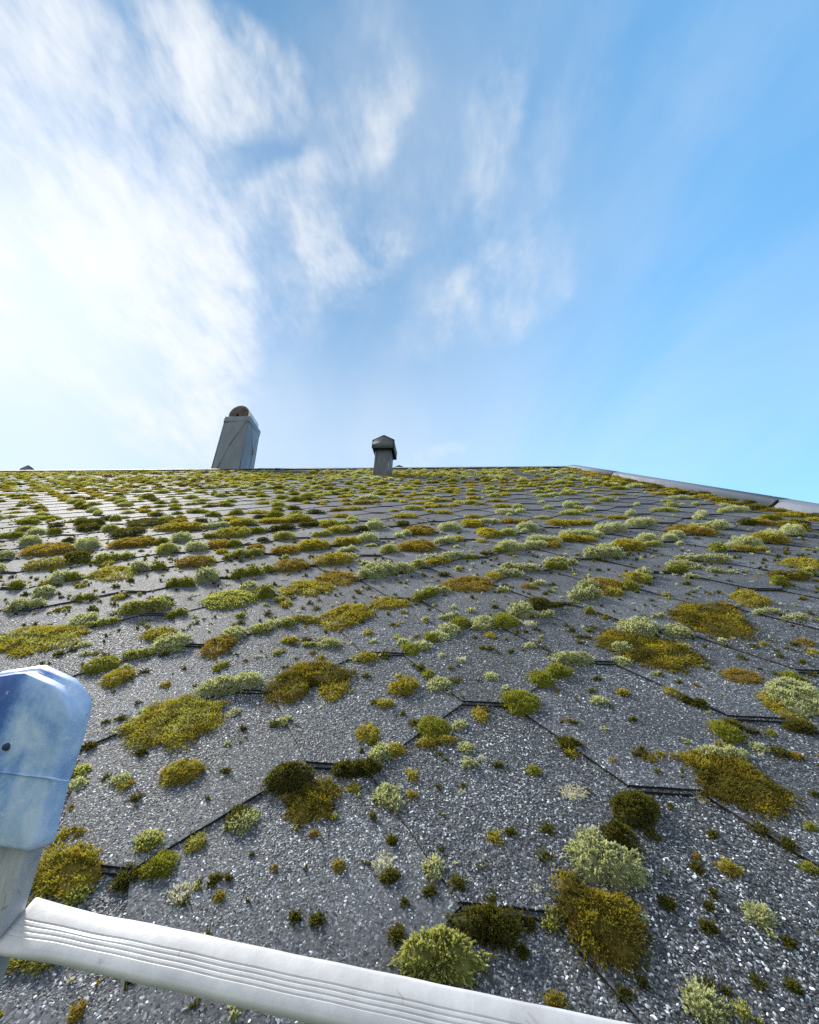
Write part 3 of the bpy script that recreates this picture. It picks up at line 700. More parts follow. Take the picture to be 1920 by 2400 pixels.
        o = mesh('end_cap', V, Fc, capm, parent, smooth=True)
        return o
    top_y = max(p[1] for p in cap)
    left = []
    xl = xr - wst
    right = list(cap)
    cxm = xr - wst / 2
    hidden = [(2 * cxm - p[0], p[1] - .001) for p in cap[:-1] if p[0] > cxm][::-1]
    cap_pts = [tuple(p[:2]) for p in cap if p[0] > cxm - .001] + hidden
    ec = endcap(st, cap_pts, .04)
    # hole painted as a dark disc, and crease on the cap face
    hp = on_face(12, 1751, .0182)
    n = 14; V = [(hp[0], hp[1], hp[2] + .0004)] + [(hp[0] + .0018 * math.cos(2 * math.pi * k / n), hp[1] + .0018 * math.sin(2 * math.pi * k / n), hp[2] + .0004) for k in range(n)] + [(hp[0] + .0024 * math.cos(2 * math.pi * k / n), hp[1] + .0024 * math.sin(2 * math.pi * k / n), hp[2] - .002) for k in range(n)]
    Fc = [(0, 1 + k, 1 + (k + 1) % n) for k in range(n)] + [(1 + k, 1 + n + k, 1 + n + (k + 1) % n, 1 + (k + 1) % n) for k in range(n)]
    mesh('cap_hole', V, Fc, mat_plain('hole_dark', (0.02, 0.03, 0.07)), st)
    cr_px = [(-10, 1809), (30, 1813), (60, 1818), (85, 1820), (110, 1823), (135, 1829), (158, 1832)]
    cr = [on_face(x, y, .0176) for x, y in cr_px]
    V = []; 
    for p in cr: V += [(p[0], p[1] + .0004, p[2] - .002), (p[0], p[1] + .0002, p[2] + .0004), (p[0], p[1] - .0003, p[2] + .0002), (p[0], p[1] - .0005, p[2] - .002)]
    Fc = [(4 * k + s, 4 * k + s + 1, 4 * k + s + 5, 4 * k + s + 4) for k in range(len(cr) - 1) for s in range(3)]
    mesh('crease', V, Fc, capm, st, smooth=True)
    ec2 = endcap(st2, cap_pts, .04, mirror_c=(xr + xr2) / 2)
    # rungs: flattened tube with four ribs, pressed wide where it enters the stile
    fxr = Pl
    toc = loc(CAM) - np.array([.13, 0, 0]); up2 = np.array([0, toc[1], toc[2]]); up2 /= np.linalg.norm(up2)     # the tread faces the eye
    tr = math.atan2(up2[2], up2[1])                           # angle of tread normal in the (along, climber) plane
    tr_tilt = tr * 0.62
    nrm = np.array([0, math.cos(tr_tilt), math.sin(tr_tilt)]); acr = np.array([0, math.sin(tr_tilt), -math.cos(tr_tilt)])   # acr: away from the climber
    hw, th = .0168, .0075
    prof = []
    def arc(cx, cz, r, a0, a1, n): return [(cx + r * math.cos(math.radians(a0 + (a1 - a0) * k / n)), cz + r * math.sin(math.radians(a0 + (a1 - a0) * k / n))) for k in range(n + 1)]
    # across coordinate s (+ = away from the climber / upper edge in the photo), height z
    topz = [( .0100, .0076), ( .0040, .0080)]
    prof = arc(.0128, .0020, .0055, -90, 78, 8)
    for c in (.0024, -.0010, -.0044, -.0078):                 # grooves
        prof += [(c + .0012, .0079), (c + .0007, .0079), (c + .0004, .0072), (c - .0001, .0072), (c - .0004, .0079), (c - .0010, .0079)]
    prof += arc(-.0130, .0018, .0056, 92, 270, 8)
    prof += [(0, -.0042)]
    prof = np.array(prof) * .64; n = len(prof)
    def rung(y):
        xs = np.concatenate([np.linspace(xr + .0005, xr + .05, 18), np.linspace(xr + .056, xr2 - .05, 60), np.linspace(xr2 - .044, xr2 - .0005, 12)])
        V = []
        ph = random.uniform(0, 6)
        for x in xs:
            d0 = min(x - xr, xr2 - x)
            fl = math.exp(-(d0 / .022) ** 2)
            pin = math.exp(-((d0 - .045) / .020) ** 2)
            sw = 1 + .13 * fl - .03 * pin; sz = 1 - .35 * fl
            for s, z in prof:
                zz = z * sz + .0001 * math.sin(x * 38 + ph + s * 60) - .0005 * pin * (z > .004) * (1 if s > 0 else .2)
                s2 = s * sw + .00012 * math.sin(x * 55 + ph) + .00010 * math.sin(x * 170 + ph * 3)
                V.append(np.array([x, y, 0]) + acr * s2 + nrm * zz)
        m_ = len(xs)
        Fc = [(k * n + i, k * n + (i + 1) % n, (k + 1) * n + (i + 1) % n, (k + 1) * n + i) for k in range(m_ - 1) for i in range(n)]
        Fc += [tuple(range(n))[::-1], tuple(range((m_ - 1) * n, m_ * n))]
        return mesh('rung', V, Fc, alu, root, smooth=True)
    for k in range(13): rung(-.28 * k)
build_ladder()
# ---BUILD MOSS

# ------------------------------------------------------------------ moss
# Every cushion is laid out on the roof from its outline: (kind, baseline x0, y0, x1, y1, height seen) or a polygon,
# read in enlarged frames of the photograph and carried onto the roof plane.
PAL = {  # base tint, light tint, other tint, tip tint
    'G': ((0.16, 0.155, 0.028), (0.45, 0.415, 0.062), (0.30, 0.225, 0.040), (0.62, 0.58, 0.13)),
    'K': ((0.115, 0.094, 0.016), (0.380, 0.322, 0.040), (0.207, 0.155, 0.024), (0.529, 0.471, 0.080)),
    'B': ((0.12, 0.090, 0.025), (0.35, 0.275, 0.055), (0.27, 0.185, 0.040), (0.48, 0.42, 0.12)),
    'C': ((0.094, 0.104, 0.018), (0.312, 0.325, 0.040), (0.213, 0.224, 0.030), (0.500, 0.496, 0.085)),
    'D': ((0.040, 0.043, 0.010), (0.131, 0.132, 0.020), (0.081, 0.077, 0.014), (0.225, 0.222, 0.045)),
    'Y': ((0.13, 0.14, 0.045), (0.45, 0.48, 0.16), (0.32, 0.33, 0.10), (0.70, 0.72, 0.38)),
    'W': ((0.13, 0.14, 0.06), (0.56, 0.60, 0.40), (0.40, 0.43, 0.24), (0.80, 0.81, 0.70)),
    'L': ((0.425, 0.425, 0.375), (0.620, 0.620, 0.580), (0.460, 0.450, 0.420), (0.720, 0.720, 0.700)),
}
# height / width, leaf length (m), leaf width (m), outward lean, downhill droop, disorder
FORM = {'G': (0.15, .0062, .0013, .65, .50, .42), 'K': (0.18, .0075, .0014, .65, .55, .45), 'B': (0.13, .0058, .0012, .55, .40, .45), 'C': (0.42, .0040, .0011, .30, .05, .16),
        'D': (0.30, .0042, .0012, .40, .15, .40), 'Y': (0.32, .0052, .0015, .40, .05, .26), 'W': (0.34, .0056, .0018, .42, .05, .34), 'L': (0.05, .0020, .0022, .90, 0, .60)}
HMAX = {'G': .020, 'K': .024, 'B': .016, 'C': .032, 'D': .022, 'Y': .032, 'W': .030, 'L': .003}
def vnoise(P, f, seed):
    """cheap smooth noise in [-1, 1] over points (n, 2)"""
    r = np.random.default_rng(seed); s = 0
    for k in range(5):
        a = r.uniform(0, 2 * np.pi); ph = r.uniform(0, 6.28); ff = f * r.uniform(.6, 1.7)
        s = s + np.sin((P[:, 0] * np.cos(a) + P[:, 1] * np.sin(a)) * ff + ph)
    return s / 2.6
class Geo:
    def __init__(s): s.V, s.T, s.Q, s.C, s.n = [], [], [], [], 0
    def add(s, V, T, Q, C):
        if len(T): s.T.append(T + s.n)
        if len(Q): s.Q.append(Q + s.n)
        s.V.append(V); s.C.append(C); s.n += len(V)
    def out(s):
        V = np.concatenate(s.V); C = np.concatenate(s.C); F = []
        if s.T: F.append(np.concatenate(s.T).astype(np.int32))
        if s.Q: F.append(np.concatenate(s.Q).astype(np.int32))
        return V, F, C
def lobe(geo, sp, cen, radius, H, dep, seed, dens=1.0, mixk=None):
    """one lump of moss: cen (u, v), radius(theta) -> outline, H height; leaves sized for how near it is"""
    r = np.random.default_rng(seed)
    hr, L0, W0, lean, droop, dis = FORM[sp]
    pal = [np.array(c) for c in PAL[sp]]
    th = np.linspace(0, 2 * np.pi, 25)[:-1]; R = radius(th)
    size = float(np.sqrt(np.mean(R ** 2)))
    pexp = (2.6 if sp in 'CY' else 2.2) if size < .02 or sp in 'CY' else 4.5      # wide mats are flat on top
    lump_f = 2 * np.pi / max(size * .55, .008)
    def prof(P2, rho):
        h = H * np.clip(1 - rho ** pexp, 0, 1) ** 0.55
        return h * (1 + (.30 if sp in 'GKBW' else .12) * vnoise(P2, lump_f, seed))
    px = dep / 464.0                                              # metres per render pixel here
    near = dep < 1.5
    area = float(np.mean(R ** 2)) * np.pi * (1 + 1.0 * H / max(size, .004))
    out_of = lambda a: np.stack([np.cos(a), np.sin(a), np.zeros(len(a))], 1)
    e = .012
    def surface(n, full=1.0):
        ang = r.uniform(0, 2 * np.pi, n); rho = np.sqrt(r.random(n)) * full
        Rr = np.interp(ang, np.append(th, 2 * np.pi), np.append(R, R[0]))
        P2 = np.array(cen) + np.stack([np.cos(ang), np.sin(ang)], 1) * (Rr * rho * (1 + .07 * r.normal(0, 1, n) * (rho > .85)))[:, None]
        z = prof(P2, np.minimum(rho, 1)); z2 = prof(np.array(cen) + (P2 - cen) * (1 + e), np.minimum(rho * (1 + e), 1))
        sl = np.clip((z - z2) / np.maximum(Rr * rho * e, 1e-4), -.5, 2.5)
        nrm = np.stack([np.cos(ang) * sl, np.sin(ang) * sl, np.ones(n)], 1); nrm /= np.linalg.norm(nrm, axis=1, keepdims=True)
        return ang, rho, P2, z, nrm
    if near:
        # leafy shoots, each set round with small leaves
        sl_, sr_, nl, spc = {'G': (.0036, .0010, 11, .0024), 'K': (.0039, .0010, 11, .0024), 'B': (.0034, .0010, 10, .0024), 'C': (.0023, .0009, 8, .0020), 'D': (.0034, .0011, 10, .0019), 'Y': (.0030, .0018, 16, .0030), 'W': (.0029, .0016, 15, .0028), 'L': (.0014, .0014, 7, .0030)}[sp]
        small = min(1.0, .62 + size / .045); spc *= small; sr_ *= small ** .8
        spc *= .76; k_ = max(1.0, px * 1.7 / spc); spc *= k_; sr_ *= k_; nl = max(5, int(nl / k_ ** .7))
        sl_ = min(sl_, H * .8 + .0016, size * .32 + .0008)
        ns = int(np.clip(area / (spc * spc) * dens, 5, 6000))
        ang, rho, S2, zs, nrm = surface(ns, .98)
        ax = nrm + out_of(ang) * (lean * .55 * rho)[:, None] + r.normal(0, dis * .75, (ns, 3)); ax[:, 1] -= droop * (.3 + .9 * rho)
        if sp in 'GKB':                                           # prostrate tresses swept together
            sw_ = vnoise(S2, lump_f * .6, seed + 3)[:, None]; ax += np.concatenate([sw_ * .8, -np.abs(sw_) * .25, sw_ * 0], 1)
        ax[:, 2] = np.abs(ax[:, 2]) * .8 + .06; ax /= np.linalg.norm(ax, axis=1, keepdims=True)
        sb = np.column_stack([S2, np.maximum(zs - sl_ * .75, 0)]); sL = sl_ * r.uniform(.65, 1.3, ns); sc_ = r.uniform(.70, 1.28, ns); spale = r.random(ns)
        n = ns * nl; ix = np.repeat(np.arange(ns), nl)
        t = np.tile((np.arange(nl) + .6) / nl, ns) + r.normal(0, .03, n)
        A_ = ax[ix]
        e1 = np.cross(A_, np.array([.3, .5, .81])); e1 /= np.linalg.norm(e1, axis=1, keepdims=True) + 1e-9; e2 = np.cross(A_, e1)
        ph = np.tile(np.arange(nl) * 2.4, ns) + np.repeat(r.uniform(0, 6.28, ns), nl)
        rad = e1 * np.cos(ph)[:, None] + e2 * np.sin(ph)[:, None]
        curve = r.normal(0, .35, (ns, 3))[ix]; curve[:, 1] -= droop * .5
        base = sb[ix] + A_ * (sL[ix] * t)[:, None] + curve * (sL[ix] * t * t * .45)[:, None]
        D = A_ * (.75 + .5 * t)[:, None] + rad * (.9 - .45 * t)[:, None] + r.normal(0, .16, (n, 3)) + curve * .4
        D /= np.linalg.norm(D, axis=1, keepdims=True)
        Ls = np.maximum(sr_ * (.85 if sp in 'YW' else 1.3), px * .9) * r.uniform(.75, 1.25, n) * np.where(t > .8, 1.25, 1.0); Ws = np.maximum(sr_ * .55, px * .42) * r.uniform(.8, 1.2, n)
        side = np.cross(D, rad + .25 * A_); side /= np.linalg.norm(side, axis=1, keepdims=True) + 1e-9
        base[:, 2] = np.maximum(base[:, 2], .0004)
        mid = base + D * (Ls * .5)[:, None]; tip = base + (D + A_ * .25) * Ls[:, None]
        P2 = S2[ix]; lc = sc_[ix]; pale = spale[ix]
    else:
        L = max(min(L0, .45 * H + .002), px * 1.0); wd = max(W0 * .9, px * .50)
        n = int(np.clip(area / (wd * L * .42) * dens, 14, 5000))
        ang, rho, P2, z, nrm = surface(n)
        D = nrm + out_of(ang) * (lean * rho)[:, None] + r.normal(0, dis, (n, 3)); D[:, 1] -= droop * (.35 + rho * .65)
        D[:, 2] = np.abs(D[:, 2]) * .9 + .08
        D /= np.linalg.norm(D, axis=1, keepdims=True)
        base = np.column_stack([P2, np.maximum(z - L * .25, .0005)])
        Ls = L * r.uniform(.6, 1.35, n); Ws = wd * r.uniform(.7, 1.3, n)
        side = np.cross(D, r.normal(0, 1, (n, 3))); side /= np.linalg.norm(side, axis=1, keepdims=True) + 1e-9
        bend = r.normal(0, .30, (n, 3)); bend[:, 1] -= droop * .5
        mid = base + D * (Ls * .55)[:, None]; tip = base + (D + bend * .6) * Ls[:, None]
        t = np.full(n, .95); lc = r.uniform(.72, 1.25, n); pale = r.random(n)
    tip[:, 2] = np.maximum(tip[:, 2], .0012)
    sw = side * (Ws * .5)[:, None]
    bw = .65 if sp in 'GKB' else .5
    V = np.stack([base - sw * bw, base + sw * bw, mid - sw, mid + sw, tip], 1).reshape(-1, 3)
    b = np.arange(n) * 5
    Q = np.stack([b, b + 1, b + 3, b + 2], 1); Tt = np.stack([b + 2, b + 3, b + 4], 1)
    # tint: patches of each colour, each leaf a little different, young tips paler
    f2 = 2 * np.pi / max(size * .9, .02)
    t1 = np.clip(.5 + .75 * vnoise(P2, f2, seed + 7) + r.normal(0, .22, n), 0, 1)[:, None]
    c = pal[1] * t1 + pal[2] * (1 - t1)
    if mixk is not None:
        q = np.clip(.5 + 1.1 * vnoise(P2, f2 * .8, seed + 13) + r.normal(0, .15, n), 0, 1)[:, None]
        p2 = [np.array(x) for x in PAL[mixk]]; c = c * q + (p2[1] * t1 + p2[2] * (1 - t1)) * (1 - q)
    c = c * lc[:, None] * r.uniform(.88, 1.12, n)[:, None]
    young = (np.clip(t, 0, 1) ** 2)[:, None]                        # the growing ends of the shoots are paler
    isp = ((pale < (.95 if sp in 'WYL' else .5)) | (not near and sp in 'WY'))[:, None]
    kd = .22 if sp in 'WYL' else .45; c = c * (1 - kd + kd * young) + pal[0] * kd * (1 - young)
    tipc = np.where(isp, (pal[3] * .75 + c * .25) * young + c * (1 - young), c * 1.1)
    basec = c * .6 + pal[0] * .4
    C = np.stack([basec, basec, c, c, tipc], 1).reshape(-1, 3)
    geo.add(V, Tt, Q, C)
    # the packed older growth beneath
    rings = (0, .3, .55, .75, .9, .985); m_ = 24
    Vb, Cb = [], []
    for q in rings:
        for k in range(m_):
            p = np.array(cen) + np.array([np.cos(th[k]), np.sin(th[k])]) * R[k] * q * .96
            Vb.append((p[0], p[1], 0))
    Vb = np.array(Vb); rr = np.repeat(rings, m_)
    Vb[:, 2] = np.where(rr > .95, -.001, prof(Vb[:, :2], rr) * (.58 if sp in 'DK' else .75) * (1 - .12 * rr))
    jit = r.normal(0, H * .04, len(Vb)); Vb[:, 2] += jit * (rr < .9)
    Cb = np.tile(pal[0] * .45 + pal[2] * .55, (len(Vb), 1)) * r.uniform(.75, 1.25, (len(Vb), 1))
    idx = np.arange(len(rings) * m_).reshape(len(rings), m_)
    Qb = np.stack([idx[:-1].ravel(), idx[1:].ravel(), np.roll(idx, -1, 1)[1:].ravel(), np.roll(idx, -1, 1)[:-1].ravel()], 1)
    geo.add(Vb, np.zeros((0, 3), int), Qb, Cb)
def ell(ru, rv, rot, seed, rough=.16):
    r = np.random.default_rng(seed); ph = r.uniform(0, 6.28, 4); am = r.uniform(.4, 1, 4) * rough
    def f(t):
        a = t - rot
        b = ru * rv / np.sqrt((rv * np.cos(a)) ** 2 + (ru * np.sin(a)) ** 2)
        return b * (1 + am[0] * np.sin(2 * t + ph[0]) * .5 + am[1] * np.sin(3 * t + ph[1]) * .7 + am[2] * np.sin(5 * t + ph[2]) * .6 + am[3] * np.sin(9 * t + ph[3]) * .45)
    return f
def polyrad(cen, poly, seed):
    poly = np.asarray(poly) - cen; n = len(poly); r = np.random.default_rng(seed); ph = r.uniform(0, 6.28, 3)
    def f(t):
        t = np.atleast_1d(t); out = np.zeros(len(t))
        for k, a in enumerate(t):
            d = np.array([math.cos(a), math.sin(a)]); best = 0
            for i in range(n):
                p, q = poly[i], poly[(i + 1) % n]; e = q - p; den = d[0] * e[1] - d[1] * e[0]
                if abs(den) < 1e-12: continue
                s = (p[0] * e[1] - p[1] * e[0]) / den; u_ = (p[0] * d[1] - p[1] * d[0]) / den
                if s > 0 and -1e-6 <= u_ <= 1 + 1e-6: best = max(best, s)
            out[k] = best * (1 + .06 * math.sin(7 * a + ph[0]) + .06 * math.sin(11 * a + ph[1]) + .05 * math.sin(17 * a + ph[2]))
        return np.maximum(out, .002)
    return f
def strip_lobes(sp, x0, y0, x1, y1, h, seed):
    """photo baseline and visible height -> list of lobes (cen, radius, H, depth)"""
    a_, b_ = roof_at(x0, y0), roof_at(x1, y1)
    Lw = math.dist(a_[:2], b_[:2]); c = (a_ + b_) / 2; dep = depth_of(c)
    hv = h * dep / F_PX                                   # visible height in metres square to the view
    dv = CAM - c; sa = dv[2] / np.linalg.norm(dv); ca = math.sqrt(1 - sa * sa)
    H = min(HMAX[sp], FORM[sp][0] * min(Lw, hv / max(sa, .3) * 1.3) + .002)
    if sp in 'CYW': H = max(H, min(HMAX[sp], (.50 if dep < .8 else .34) * hv / ca))
    if dep < .9: H = min(H, HMAX[sp] * (.30 + .70 * max(dep - .3, 0) / .6), .18 * Lw + .0012)
    q = H * ca * .92
    if q > .8 * hv: q = .8 * hv; H = q / ca
    s = (hv * hv - q * q) / (2 * hv); d = max(s / sa, .0035)
    d = min(d, 1.1 * Lw + .02)
    # steer the footprint up from the baseline
    ax = (b_ - a_)[:2] / max(Lw, 1e-6); up = np.array([-ax[1], ax[0]])
    vd = (c - CAM)[:2]; vd = vd / np.linalg.norm(vd); up = up if up @ vd > 0 else -up
    k = max(1, int(round(Lw / (2.3 * max(d, .006))))); k = min(k, 6)
    r = np.random.default_rng(seed); out = []
    rot = math.atan2(ax[1], ax[0])
    for i in range(k):
        t = (i + .5) / k
        cen = a_[:2] * (1 - t) + b_[:2] * t + up * d * r.uniform(.85, 1.1)
        ru = Lw / k * .5 * (1.55 if k > 1 else 1.0); s_ = r.uniform(.75, 1.1) if k > 1 else 1.0
        out.append((cen, ell(ru, d * s_, rot, seed + i * 31), H * (r.uniform(.75, 1.1) if k > 1 else 1), dep))
    return out, c
KIND = {'G': ('moss_mat', 'golden olive feathery moss mat'), 'K': ('moss_mat', 'bronze and dark green moss mat'), 'B': ('moss_mat', 'rust brown moss mat'), 'C': ('moss_cushion', 'rounded bright green moss cushion'),
        'D': ('moss_clump', 'dark green moss clump'), 'Y': ('moss_clump', 'yellow green moss clump with pale tips'), 'W': ('moss_tuft', 'pale grey fringed moss tuft'), 'L': ('lichen_patch', 'white crusty lichen patch')}
GROUP = {'moss_mat': 'feathery moss mats on the roof', 'moss_cushion': 'moss cushions on the roof', 'moss_clump': 'moss clumps on the roof', 'moss_tuft': 'pale moss tufts on the roof', 'lichen_patch': 'lichen patches on the roof'}
